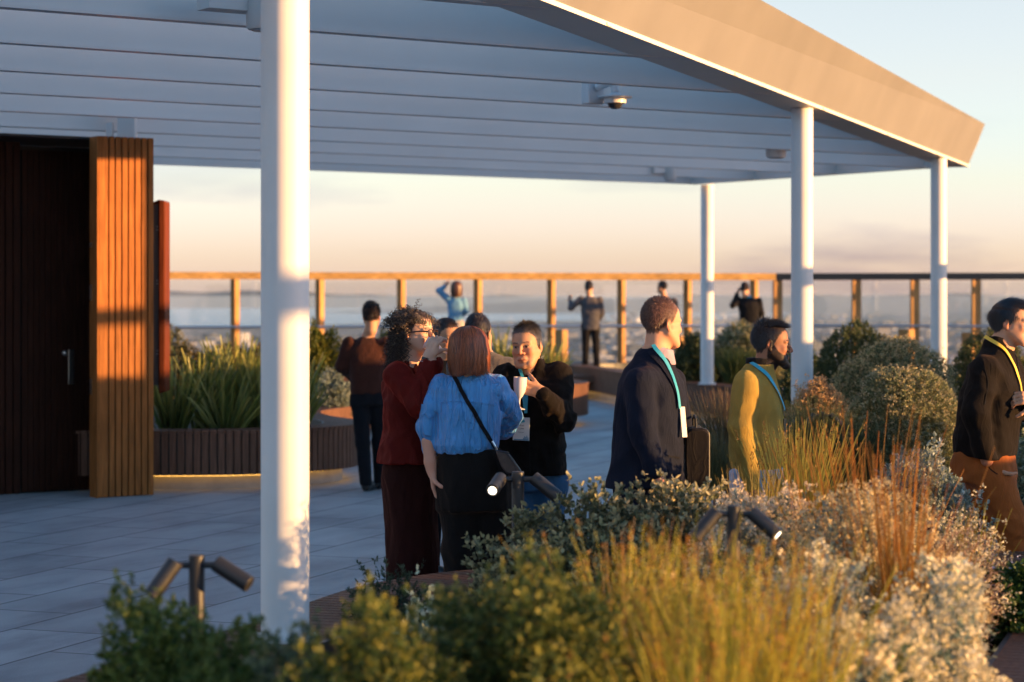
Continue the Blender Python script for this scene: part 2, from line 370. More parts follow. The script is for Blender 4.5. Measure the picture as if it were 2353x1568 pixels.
# end panel: first board wide, then narrow slats, gaps show black
xs = [0]; widths = [.086]+[.051]*7; gap = .0125; x = 0
for i, wd in enumerate(widths):
    c0 = u*(x+wd/2); m.obox((c0.x, c0.y, H/2), u*(wd/2), v*.012, (0,0,H/2-.004)); x += wd+gap
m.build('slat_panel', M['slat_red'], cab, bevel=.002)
pwid = x-gap
m = MB(); c0 = u*(pwid/2)+v*.09; m.obox((c0.x,c0.y,H/2-.005), u*(pwid/2-.004), v*.075, (0,0,H/2-.01)); m.build('panel_core', M['black'], cab)
m = MB(); c0 = -u*.009+v*.078; m.obox((c0.x,c0.y,H/2-.003), u*.008, v*.088, (0,0,H/2-.003)); m.build('panel_side', M['slat_red'], cab)
def slats(m, x0, x1, wd, gp, back, z0, z1, th=.014):
    x = x0
    while x < x1-wd/2:
        c = u*(x+wd/2)+v*back; m.obox((c.x,c.y,(z0+z1)/2), u*(wd/2), v*th, (0,0,(z1-z0)/2)); x += wd+gp
WB = .80
m = MB(); c0 = u*.50+v*.50; m.obox((c0.x,c0.y,H/2-.02), u*.025, v*.33, (0,0,H/2-.02)); m.build('side_wall', M['slat_dark'], cab)
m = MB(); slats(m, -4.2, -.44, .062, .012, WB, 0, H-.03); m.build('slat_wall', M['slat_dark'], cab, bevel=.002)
m = MB(); c0 = u*(-1.75)+v*(WB+.3); m.obox((c0.x,c0.y,H/2-.03), u*2.42, v*.27, (0,0,H/2-.03)); m.build('wall_core', M['black'], cab)
def door(x0, x1, hx, lab):
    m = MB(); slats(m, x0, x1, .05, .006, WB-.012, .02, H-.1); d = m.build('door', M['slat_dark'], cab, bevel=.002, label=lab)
    c = u*hx+v*(WB-.045); MB().obox((c.x, c.y, 1.16), u*.028, v*.006, (0,0,.16)).build('push_plate', M['steel'], d, bevel=.003)
    return d
d1 = door(-.42, .11, .045, 'door leaf with a round knob left of its plate'); door(.14, .66, .264, 'door leaf nearest the sunlit panel')
c = u*(-.02)+v*(WB-.04)
MB().lathe((c.x,c.y,1.29), [(0,.04),(.022,.035),(.03,.02),(.02,.0)], 20, ax=-v).build('knob', M['steel'], d1, smooth=True)
for z in (2.28, 1.85, 1.0):
    c = -u*(.022)+v*.13; MB().obox((c.x,c.y,z), u*.006, v*.014, (0,0,.07 if z<2.2 else .02)).build('hinge', M['steel'], cab)
m = MB(); c0 = u*(-1.9)+v*(WB+.02); m.obox((c0.x,c0.y,H-.012), u*2.5, v*.62, (0,0,.012)); m.build('roof', M['black'], cab)
# stub posts carrying the pergola above the cabin
for px, hw, zt in ((289,.08,3.66),(251,.03,3.46)):
    p = P(px, 300, 20.6)-F0; MB().box(p.x-hw, p.x+hw, p.y, p.y+2*hw, H+.012, zt).build('roof_stub', M['beam'], cab)
# open cabinet on the cabin side
kb = empty('notice_cabinet', P(362, 900, 20.2), label='narrow reddish framed cabinet standing open beside the sunlit slat panel', cat='cabinet')
def kz(py): return 1.8-(py-685)*20.2/5000
q0 = kb.location
xa, xb, xc = [(t-CX)*20.2/5000-q0.x for t in (344, 366, 381)]
z0, z1 = kz(905)-q0.z, kz(462)-q0.z
MB().box(xa, xb-.002, -.02, .3, z0+.08, z1-.03).build('inner_panel', paint('grey panel',(.07,.06,.06),.5), kb)
MB().add([(xb,-.05,z0),(xc,-.05,z0+.02),(xc,-.05,z1),(xb,-.05,z1+.01),(xb,.25,z0),(xc,.25,z0+.02),(xc,.25,z1),(xb,.25,z1+.01)], [(0,1,2,3),(7,6,5,4),(0,4,5,1),(1,5,6,2),(2,6,7,3),(3,7,4,0)]).build('frame', M['frame_red'], kb, bevel=.012)
MB().add([(xa,-.03,z1-.06),(xb,-.03,z1-.02),(xb,-.03,z1+.01),(xa,-.03,z1-.03),(xa,.2,z1-.06),(xb,.2,z1-.02),(xb,.2,z1+.01),(xa,.2,z1-.03)], [(0,1,2,3),(7,6,5,4),(0,4,5,1),(1,5,6,2),(2,6,7,3),(3,7,4,0)]).build('top_bar', M['frame_red'], kb)
for zz in (.35, 1.0, 1.5):
    for dz in (0,.03): MB().lathe((xb-.012,-.03,zz+dz), [(.006,0),(.006,.012),(0,.012)], 10, ax=(0,-1,0)).build('screw', M['steel'], kb)

# ------------------------------------------------------------------ planters with slatted benches
def smooth_loop(pts, step=.085, closed=True):
    n = len(pts); dense = []
    for i in range(n):
        p0, p1, p2, p3 = [Vector(pts[(i+k-1) % n]) for k in range(4)]
        for k in range(14):
            t = k/14; dense.append(.5*((2*p1)+(-p0+p2)*t+(2*p0-5*p1+4*p2-p3)*t*t+(-p0+3*p1-3*p2+p3)*t**3))
    L = [0]; n = len(dense)
    for i in range(n): L.append(L[-1]+(dense[(i+1)%n]-dense[i]).length)
    m = int(L[-1]/step); res = []
    j = 0
    for k in range(m):
        s = L[-1]*k/m
        while L[j+1] < s: j += 1
        f = (s-L[j])/max(1e-9, L[j+1]-L[j]); res.append(dense[j].lerp(dense[(j+1)%n], f))
    return res
def planter(pts, H, bw, label, step=.075, glow=True, zb=.14, soil=.42):
    area = sum(pts[i][0]*pts[(i+1)%len(pts)][1]-pts[(i+1)%len(pts)][0]*pts[i][1] for i in range(len(pts)))
    if area < 0: pts = pts[::-1]
    lp = smooth_loop(pts, step); n = len(lp)
    o = empty('planter_bench', (0,0,0), label=label, cat='planter bench', group='curved timber planter benches')
    nrm = []
    for i in range(n):
        T = (lp[(i+1)%n]-lp[i-1]).normalized(); nrm.append(Vector((T.y,-T.x)))
    face = MB(); top = MB()
    for i in range(n):
        a, b = lp[i], lp[(i+1)%n]; c = (a+b)/2; T = (b-a); L = T.length; T = T/L; nn = Vector((T.y,-T.x))
        hw = L/2-.007; c3_ = Vector((c.x, c.y, 0)); T3 = Vector((T.x,T.y,0)); n3 = Vector((nn.x,nn.y,0))
        face.obox(c3_-n3*.011+Vector((0,0,(H+zb)/2-.014)), T3*hw, n3*.011, (0,0,(H-zb)/2-.014))
        ia, ib = a-nrm[i]*bw, b-nrm[(i+1)%n]*bw
        g_ = .006
        d1_ = (b-a).normalized()*g_; 
        q = [a+nrm[i]*.012+d1_, b+nrm[(i+1)%n]*.012-d1_, ib-d1_*.6, ia+d1_*.6]
        top.prism([(p.x,p.y) for p in q], H-.026, H)
    face.build('slat_face', M['slat_bench'], o); top.build('bench_top', M['slat_bench'], o)
    def ring(off0, off1, z0, z1):
        mb = MB(); vs = []
        for i in range(n):
            for off, z in ((off0,z0),(off0,z1),(off1,z1),(off1,z0)):
                p = lp[i]-nrm[i]*off; vs.append((p.x,p.y,z))
        fs = [(i*4+k, ((i+1)%n)*4+k, ((i+1)%n)*4+(k+1)%4, i*4+(k+1)%4) for i in range(n) for k in range(4)]
        return mb.add(vs, fs)
    ring(.03, .06, zb, H-.03).build('backing', M['black'], o)
    ring(.16, .22, 0, zb+.02).build('plinth', M['concrete'], o)
    if glow: ring(.10, .125, zb-.012, zb+.0).build('light_strip', M['glow'], o)
    ring(bw-.02, bw+.02, .1, H-.001).build('inner_rim', M['dark_metal'], o)
    inn = [lp[i]-nrm[i]*(bw+.015) for i in range(0, n, 2)]
    MB().add([(p.x,p.y,soil) for p in inn], [tuple(range(len(inn)))]).build('soil', M['soil'], o)
    return o
planter([(-9,19.0),(-6,20.1),(-4.3,20.28),(-3.2,20.3),(-2.5,20.4),(-1.95,20.75),(-1.55,21.4),(-1.62,22.2),(-1.95,23.0),(-2.1,23.9),(-1.85,24.9),(-1.7,26.2),(-2.2,27.6),(-4.5,28.2),(-9,28)], .56, .34,
        'curved timber planter bench with flax, right of the cabin')
planter([(1.09,31.2),(.75,32.2),(.0,32.6),(-.7,32.1),(-.9,31.1),(-.5,30.2),(.3,29.8),(.85,30.3)], .6, .4, 'round timber planter bench with flax behind the group')
planter([(1.2,41.0),(1.55,38.0),(2.0,35),(2.5,32.2),(3.0,30.6),(3.6,29.0),(3.3,25),(2.5,20.5),(1.7,16.8),(1.45,15.5),(1.9,14.8),(2.8,14.2),(3.8,13.6),(5.0,14),(6.2,18),(7.2,26),(8.2,34),(8,41),(4,42)], .56, .34,
        'long curved planter bench wrapping the bushes on the right')
planter([(-3.6,1.6),(-3.0,3.4),(-2.0,6.1),(-1.45,7.6),(-1.18,8.34),(-1.01,8.75),(-.865,9.27),(-.62,9.92),(-.17,10.42),(.5,10.62),(1.4,10.8),(2.3,11.12),(2.9,11.1),(3.05,10.3),(2.55,8.8),(2.05,7.3),(1.2,4.6),(.4,2),(-1.5,.9)], .5, .46,
        'large foreground planter bench filled with shrubs and golden reeds', step=.07, glow=True, soil=.40)

# ------------------------------------------------------------------ glass balustrade
bal = empty('glass_balustrade', (0,0,0), label='golden timber and glass balustrade along the terrace edge', cat='balustrade')
DZ = .42
def railseg(a, b, posts, hw_side, rotz, name_len=True, top=True):
    a = Vector(a); b = Vector(b); d = (b-a).normalized(); n_ = Vector((d.y,-d.x,0)); L = (b-a).length; c = (a+b)/2
    MB().obox(c+Vector((0,0,2.245)), d*(L/2), n_*.07, (0,0,.073)).build('top_rail', M['rail' if top else 'rail_shaded'], bal, bevel=.01)  # right run takes the copy darkened for shade
    hc = c+n_*.16
    MB().tube([a+n_*.16+Vector((0,0,1.22)), b+n_*.16+Vector((0,0,1.22))], .028, 12).build('handrail', M['steel'], bal, smooth=True)
    ts = []
    for px in posts:                   # where the sight line through px meets the segment
        sx = (px-CX)/FOC; t = (sx*a.y-a.x)/(d.x-sx*d.y); ts.append(t)
    for t in ts:
        p = a+d*t; cr_, sr_ = math.cos(rotz), math.sin(rotz)
        MB().obox((p.x,p.y,(DZ+2.17)/2), Vector((cr_,sr_,0))*hw_side[0], Vector((-sr_,cr_,0))*hw_side[1], (0,0,(2.17-DZ)/2)).build('post', M['post'], bal, bevel=.006)
        MB().tube([p+n_*.1+Vector((0,0,1.18)), p+n_*.16+Vector((0,0,1.2))], .012, 8).build('rail_bracket', M['steel'], bal)
    ts = sorted([0]+ts+[L])
    for t0, t1 in zip(ts, ts[1:]):
        if t1-t0 < .3: continue
        p = a+d*(t0+t1)/2-n_*.03
        MB().obox(p+Vector((0,0,(DZ+2.16)/2)), d*((t1-t0)/2-.02), n_*.006, (0,0,(2.16-DZ)/2-.02)).build('glass_panel', M['glass'], bal)
A0 = (-11.2, 42.3, 0); A1 = (5.55, 45.8, 0); A2 = (14.5, 43.6, 0)
railseg(A0, A1, [160, 348, 540, 735, 922, 1098, 1267, 1428, 1580, 1733], (.066,.066), R(50))
railseg(A1, A2, [1787, 1968, 2102, 2243, 2390], (.10,.035), R(22), True, False)
# the same balustrade carries on down the right side of the terrace (outside the frame, it shades the floor)
railseg((14.5,43.6,0), (8.6,30,0), [], (.1,.1), 0)
def side_rail():
    a = Vector((8.6,30,0)); b = Vector((7.2,-4,0)); d = (b-a).normalized(); n_ = Vector((d.y,-d.x,0)); L = (b-a).length; c = (a+b)/2
    MB().obox(c+Vector((0,0,2.30)), d*(L/2), n_*.07, (0,0,.08)).build('top_rail', M['rail'], bal)
    MB().obox(c+Vector((0,0,.42)), d*(L/2), n_*.08, (0,0,.42)).build('upstand', M['concrete'], bal)
    e0 = a+d*18.9; MB().obox(e0+Vector((0,0,.63)), d*2.6, n_*.22, (0,0,.63)).build('shade_wall_low', M['concrete'], bal)  # unseen block added to keep low sun off the guests' legs
    e0 = a+d*12.4; MB().obox(e0+Vector((0,0,.87)), d*2.0, n_*.22, (0,0,.87)).build('shade_wall_high', M['concrete'], bal)  # unseen wall put in to shade the lower cabin and left planter
    k = int(L/2.3)
    for i in range(k+1):
        p = a+d*(L*i/k); MB().obox((p.x,p.y,1.53), d*.05, n_*.05, (0,0,.69)).build('post', M['post'], bal)
        if i < k:
            p = a+d*(L*(i+.5)/k); MB().obox((p.x,p.y,1.53), d*(L/k/2-.06), n_*.006, (0,0,.68)).build('glass_panel', M['glass'], bal)
side_rail()
for px, Yd, yt, lb in ((1290,38.5,758,'short golden timber bollard between flax and balustrade'),(1562,41.5,772,'short dark and golden bollard behind the navy suit'),(2083,30,757,'short golden bollard above the left round bush'),(2228,30,765,'short golden bollard near the smiling man')):
    p = P(px, yt, Yd); 
    MB().obox((0,0,-(p.z-.42)/2), Vector((math.cos(.9),math.sin(.9),0))*.085, Vector((-math.sin(.9),math.cos(.9),0))*.085, (0,0,(p.z-.42)/2)).build('bollard', M['post'], None, bevel=.01, label=lb, cat='bollard', group='short timber bollards').location = p
# ------------------------------------------------------------------ figures: signed-distance shapes meshed with surface nets
def A3(p): return np.array((p[0], p[1], p[2]), float)
class Sdf:
    def __init__(s): s.p = []
    def rc(s, a, b, r1, r2, k=.02, op=1, col=0): s.p.append(('rc', A3(a), A3(b), r1, r2, k, op)); return s
    def el(s, c, r, k=.02, op=1, rot=None): s.p.append(('el', A3(c), np.array(r, float), rot, k, op)); return s
    def chain(s, pts, rs, k=.02):
        for i in range(len(pts)-1): s.rc(pts[i], pts[i+1], rs[i], rs[i+1], k)
        return s
    def loft(s, secs, yaw=0, k=.02, op=1, n=2.3):  # secs: (x,y,z,a,b[,yaw]) from low to high z
        S = np.array([(q+(yaw,))[:6] if len(q) < 6 else q for q in secs], float); S = S[np.argsort(S[:,2])]
        s.p.append(('lo', S, n, k, op)); return s
    def bounds(s):
        lo = np.full(3, 1e9); hi = -lo
        for q in s.p:
            if q[-1] < 0: continue
            l, h = s._bb(q); lo = np.minimum(lo, l); hi = np.maximum(hi, h)
        return lo, hi
    def _bb(s, q):
        if q[0] == 'rc': return np.minimum(q[1]-q[3], q[2]-q[4]), np.maximum(q[1]+q[3], q[2]+q[4])
        if q[0] == 'el': m = q[2].max() if q[3] is not None else q[2]; return q[1]-m, q[1]+m
        S = q[1]; m = np.maximum(S[:,3], S[:,4]); return np.array([(S[:,0]-m).min(), (S[:,1]-m).min(), S[0,2]]), np.array([(S[:,0]+m).max(), (S[:,1]+m).max(), S[-1,2]])
    def ev(s, q, X, Y, Z):
        if q[0] == 'rc':
            a, b, r1, r2 = q[1:5]; d = b-a; L2 = max(d@d, 1e-9)
            t = np.clip(((X-a[0])*d[0]+(Y-a[1])*d[1]+(Z-a[2])*d[2])/L2, 0, 1)
            return np.sqrt((X-a[0]-t*d[0])**2+(Y-a[1]-t*d[1])**2+(Z-a[2]-t*d[2])**2)-(r1+(r2-r1)*t)
        if q[0] == 'el':
            c, r, rot = q[1:4]; x, y, z = X-c[0], Y-c[1], Z-c[2]
            if rot is not None:
                m = rot; x, y, z = m[0,0]*x+m[1,0]*y+m[2,0]*z, m[0,1]*x+m[1,1]*y+m[2,1]*z, m[0,2]*x+m[1,2]*y+m[2,2]*z
            k0 = np.sqrt((x/r[0])**2+(y/r[1])**2+(z/r[2])**2)+1e-9; k1 = np.sqrt((x/r[0]**2)**2+(y/r[1]**2)**2+(z/r[2]**2)**2)+1e-9
            return k0*(k0-1)/k1
        S, n = q[1], q[2]; z = Z
        f = lambda i: np.interp(z, S[:,2], S[:,i])
        cx, cy, a, b, yw = f(0), f(1), f(3), f(4), f(5)
        ca, sa = np.cos(yw), np.sin(yw); x = (X-cx)*ca+(Y-cy)*sa; y = -(X-cx)*sa+(Y-cy)*ca
        m = np.minimum(a, b); d = ((np.abs(x/a)**n+np.abs(y/b)**n)**(1/n)-1)*m
        return np.maximum(d, np.maximum(z-S[-1,2], S[0,2]-z))
    def mesh(s, h=.01, cut=None, disp=None):
        lo, hi = s.bounds(); lo = lo-3*h; hi = hi+3*h
        n = np.ceil((hi-lo)/h).astype(int)+1
        ax = [lo[i]+h*np.arange(n[i]) for i in range(3)]; V = np.full(tuple(n), .3, np.float32)
        for q in s.p:
            k, op = q[-2], q[-1]; l, hh_ = s._bb(q) if not (q[0]=='el' and False) else None
            mg = max(k, .0)+3*h; i0 = np.maximum(0, ((l-mg-lo)/h).astype(int)); i1 = np.minimum(n, ((hh_+mg-lo)/h).astype(int)+2)
            if (i1 <= i0).any(): continue
            sl_ = tuple(slice(a, b) for a, b in zip(i0, i1))
            X = ax[0][i0[0]:i1[0]][:,None,None]; Y = ax[1][i0[1]:i1[1]][None,:,None]; Z = ax[2][i0[2]:i1[2]][None,None,:]
            d = s.ev(q, X, Y, Z); d = np.broadcast_to(d, V[sl_].shape)
            cur = V[sl_]
            if op > 0: hk = np.maximum(k-np.abs(cur-d), 0); V[sl_] = np.minimum(cur, d)-hk*hk/(4*max(k,1e-6))
            else: hk = np.maximum(k-np.abs(cur+d), 0); V[sl_] = np.maximum(cur, -d)+hk*hk/(4*max(k,1e-6))
        X = ax[0][:,None,None]; Y = ax[1][None,:,None]; Z = ax[2][None,None,:]
        if disp is not None: V = V+disp(X, Y, Z)
        if cut is not None:
            for c_ in cut: V = np.maximum(V, c_(X, Y, Z))
        V[0]=V[-1]=.3; V[:,0]=V[:,-1]=.3; V[:,:,0]=V[:,:,-1]=.3
        return nets(V, lo, h)
def nets(V, lo, h):
    ins = V < 0; n = V.shape
    c = np.zeros((n[0]-1, n[1]-1, n[2]-1), np.uint8)
    for i in (0,1):
        for j in (0,1):
            for k in (0,1): c += ins[i:n[0]-1+i, j:n[1]-1+j, k:n[2]-1+k]
    act = (c > 0) & (c < 8); I = np.argwhere(act); idx = -np.ones(act.shape, np.int64); idx[act] = np.arange(len(I))
    acc = np.zeros((len(I),3)); cnt = np.zeros(len(I))
    cor = [(i,j,k) for i in (0,1) for j in (0,1) for k in (0,1)]
    for a in cor:
        for ax_ in range(3):
            if a[ax_]: continue
            b = list(a); b[ax_] = 1
            va = V[I[:,0]+a[0], I[:,1]+a[1], I[:,2]+a[2]]; vb = V[I[:,0]+b[0], I[:,1]+b[1], I[:,2]+b[2]]
            m = (va < 0) != (vb < 0); t = np.where(m, va/np.where(m, va-vb, 1), 0)
            p = np.tile(np.array(a, float), (len(I),1)); p[:,ax_] += t
            acc += p*m[:,None]; cnt += m
    vs = lo+(I+acc/cnt[:,None])*h; F = []
    for ax_ in range(3):
        sl0 = [slice(None)]*3; sl1 = [slice(None)]*3; sl0[ax_] = slice(0,-1); sl1[ax_] = slice(1,None)
        a, b = ins[tuple(sl0)], ins[tuple(sl1)]; E = np.argwhere(a != b); flip = b[tuple(E.T)]
        o1, o2 = [(1,2),(2,0),(0,1)][ax_]
        q = []
        for d1, d2 in ((0,0),(-1,0),(-1,-1),(0,-1)):
            e = E.copy(); e[:,o1] += d1; e[:,o2] += d2; q.append(idx[e[:,0], e[:,1], e[:,2]])
        q = np.stack(q, 1); q = np.where(flip[:,None], q[:,::-1], q); F.append(q)
    F = np.concatenate(F); F = F[(F >= 0).all(1)]
    return vs, F
def smooth_v(V, F, it=1, lam=.5):
    for _ in range(it):
        acc = np.zeros_like(V); cnt = np.zeros(len(V))
        for i in range(4):
            a, b = F[:,i], F[:,(i+1)%4]; np.add.at(acc, a, V[b]); np.add.at(cnt, a, 1)
        V = V*(1-lam)+lam*acc/np.maximum(cnt,1)[:,None]
    return V
def wav(X, Y, Z, f, seed, warp=1.0):
    r = np.random.RandomState(seed); s = 0
    wx = warp*np.sin(3.1*X+5.3*Z+seed)+.6*np.sin(7.7*Y-4.1*Z+2*seed)
    for i in range(5):
        d = r.randn(3); s = s+np.sin(X*f[0]*d[0]+Y*f[1]*d[1]+Z*f[2]*d[2]+wx*(1+i*.5)+r.rand()*6.28)
    s = s/5; return 1-2*np.abs(s)*1.2 if False else s
def folds(amp, f=(30,30,8), seed=1, warp=1.2):
    def g(X, Y, Z):
        s = wav(X, Y, Z, f, seed, warp); s2 = wav(X, Y, Z, tuple(q*2.1 for q in f), seed+5, warp)
        return -amp*((1-np.abs(s)*1.8)+.45*(1-np.abs(s2)*1.8)-.5)
    return g
def headrot(yaw, pitch=0, roll=0):      # local face looks along -y; yaw turns towards +x, pitch down, roll
    return np.array(Matrix.Rotation(R(yaw),3,'Z') @ Matrix.Rotation(R(pitch),3,'X') @ Matrix.Rotation(R(roll),3,'Y'))
SKIN = attr_mat('skin', .55, .12, .22, .15, 260)
def head_sdf(s, c, Rm, sc=1.0, male=True, thin=1.0):
    c = A3(c)
    def T(p): return c+Rm@(np.array(p)*sc)
    e = lambda p, r, k=.012, op=1: s.el(T(p), np.array(r)*sc, k*sc, op, Rm)
    q = lambda a, b, r1, r2, k=.012, op=1: s.rc(T(a), T(b), r1*sc, r2*sc, k*sc, op)
    e((0,.018,.035), (.073*thin,.093,.082)); e((0,-.02,.03), (.066*thin,.066,.072), .02)
    e((0,-.030,-.045), (.052*thin,.050,.068), .03); j = .008 if male else 0
    for x in (-1,1):
        q((x*(.053+j/2)*thin,.0,-.045), (x*(.026+j)*thin,-.066,-.098), .02, .015+j/2, .025)
        e((x*.040*thin,-.060,-.028), (.022,.020,.022), .025)
        q((x*.050*thin,-.022,-.030), (x*.034*thin,-.058,-.078), .020, .017, .02)
        e((x*.0175,-.094,-.036), (.008,.010,.008), .006)
        q((x*.012,-.084,.019), (x*.046,-.070,.016), .0085, .008, .012)
        e((x*.031,-.094,.0), (.019,.016,.012), .012, -1)
        e((x*.031,-.070,.0), (.0145,.0135,.0125), .003)
        q((x*.018,-.083,.0065), (x*.044,-.074,.004), .0035, .003, .003)     # upper lid
        e((x*.076*thin,.016,-.004), (.008,.017,.030), .006); e((x*.083*thin,.014,.004), (.006,.010,.016), .004, -1)
        e((x*.076*thin,.012,-.030), (.006,.009,.010), .006)
    e((0,-.076,-.104), (.022 if male else .017,.018,.017), .02)
    q((0,-.084,.010), (0,-.106,-.030), .0085, .0115, .009)
    e((0,-.085,-.066), (.026,.013,.016), .015)
    q((-.017,-.090,-.066), (.017,-.090,-.066), .004, .004, .005); q((0,-.096,-.065), (0,-.096,-.066), .0055, .0055, .006)
    q((-.013,-.0885,-.077), (.013,-.0885,-.077), .005, .005, .006)
    q((-.023,-.089,-.0712), (.023,-.089,-.0712), .0016, .0016, .003, -1)
    q((-.0,.028,-.05), (0,.030,-.13), .046 if male else .041, .049 if male else .043, .03)
def head_color(V, c, Rm, sc, skin, beard=0, brow=(.03,.02,.015), lips=None, hairline=None, seed=0, lid=0):
    L = ((V-A3(c))@Rm)/sc; x, y, z = L[:,0], L[:,1], L[:,2]; ax = np.abs(x); n = len(V)
    C = np.tile(np.array(skin, float), (n,1)); rr_ = np.random.RandomState(seed)
    def mixc(m, col): nonlocal C; m = np.clip(m,0,1)[:,None]; C = C*(1-m)+np.array(col)*m
    g = lambda d, w_: np.exp(-(d/w_)**2)
    red = np.array(skin)*np.array((1.12,.78,.72))
    mixc(.7*g(np.sqrt((ax-.042)**2+(z+.03)**2),.022)*(y<-.03), red); mixc(.8*g(np.sqrt(x**2+(z+.034)**2+(y+.108)**2),.014), red)
    mixc(.7*(ax>.076)*(y>-.01), red)
    lp = lips or tuple(np.array(skin)*np.array((.88,.60,.58)))
    mixc(.7*((ax<.024)&(np.abs(z+.0712)<.0095-.25*ax)&(y<-.075)), lp)
    mixc(.7*g(z+.0712,.0018)*(ax<.023)*(y<-.07), (.08,.02,.02))
    front = y < -.05
    de = np.sqrt(((ax-.031)/1.45)**2+(z+.0)**2)
    de = np.sqrt(((ax-.031)/1.9)**2+(z+.001)**2); mixc((de<.0062)*front*1., (.42,.37,.34)); mixc((np.sqrt((ax-.031)**2+(z+.001)**2)<.0060)*(de<.0068)*front*1., (.03,.018,.012))
    mixc(.75*((np.abs(de-.0072)<.0018)&(z>-.001)&front), (.05,.03,.022))
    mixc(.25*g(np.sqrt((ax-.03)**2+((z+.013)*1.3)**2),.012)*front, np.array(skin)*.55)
    bz = .0235-.15*np.abs(ax-.034); mixc(.75*((np.abs(z-bz)<.0038)&(ax>.012)&(ax<.05)&front), brow)
    if beard:
        bl_ = np.interp(y, [-.1,-.086,-.06,-.035,-.018,.004,.02], [-.050,-.052,-.050,-.034,-.010,.03,-.02])
        m = np.clip((bl_-z)/.006, 0, 1)*(y < .022)*(z > -.14)*~((ax<.021)&(np.abs(z+.071)<.007)&(y<-.08))
        m = np.maximum(m, (np.abs(z+.055)<.0065)*(ax<.03)*(y<-.07)*1.)
        mixc(np.clip(beard*1.06*m*(.9+.1*rr_.rand(n)),0,1), brow)
    if hairline is not None:
        mixc(hairline_mask(L)*.95, hairline)
    return C
def hairline_mask(L, front=.07, side=-.01, nape=-.058):
    x, y, z = L[:,0], L[:,1], L[:,2]
    # the skull surface covered by short hair
    lim = np.interp(y, [-.09,-.06,-.045,-.03,-.012,.0,.012,.03,.05,.075,.11], [front+.004,front,front-.012,.035,.0,-.012,.012,-.02,-.055,nape,nape-.006])
    return np.clip((z-lim+.003*np.sin(x*400)+.002*np.sin(y*700))/.007, 0, 1)
def hand_sdf(s, wr, d, n_, side=1, curl=(.5,.8,.6), sc=1.0, spread=.12, thumb=(.7,.6,.35), tcurl=.4, f4=None):
    wr, d, n_ = Vector(wr), Vector(d).normalized(), Vector(n_).normalized()
    n_ = (n_-d*n_.dot(d)).normalized(); t = d.cross(n_)*side
    S = .0098*sc
    for k in (-1,0,1): s.rc(wr+t*k*.013*sc, wr+d*.082*sc+t*k*.027*sc, .014*sc, .0125*sc, .012)
    s.rc(wr-d*.008*sc, wr+d*.012*sc, .023*sc, .021*sc, .02)
    s.rc(wr+d*.02*sc+t*.022*sc+n_*.008, wr+d*.05*sc+t*.035*sc+n_*.008, .016*sc, .013*sc, .012)
    segs = (.040,.026,.021); 
    for i, (o, L) in enumerate(((.032,.95),(.011,1.05),(-.011,1.0),(-.031,.8))):
        p = wr+d*.088*sc+t*o*sc; dd = (d+t*(o*spread*8)).normalized(); cu = curl if f4 is None else f4[i]
        ax = dd.cross(n_).normalized(); r = S*(1.0 if i < 3 else .86)
        for j, sg in enumerate(segs):
            dd = Matrix.Rotation(cu[j], 3, ax) @ dd; p2 = p+dd*sg*L*sc
            s.rc(p, p2, r, r*.92, .004); p = p2; r *= .92
    p = wr+d*.035*sc+t*.034*sc+n_*.006; dd = (t*thumb[0]+d*thumb[1]+n_*thumb[2]).normalized(); r = .0125*sc
    ax = dd.cross(n_+d*.3).normalized()
    for j, sg in enumerate((.034,.032,.026)):
        p2 = p+dd*sg*sc; s.rc(p, p2, r, r*.88, .006); p = p2; r *= .88; dd = Matrix.Rotation(tcurl, 3, ax) @ dd
CORE = {'jacket','blouse','trousers','shoes','velvet_jacket','wide_trousers','top','suit_jacket','sweater','chinos'}
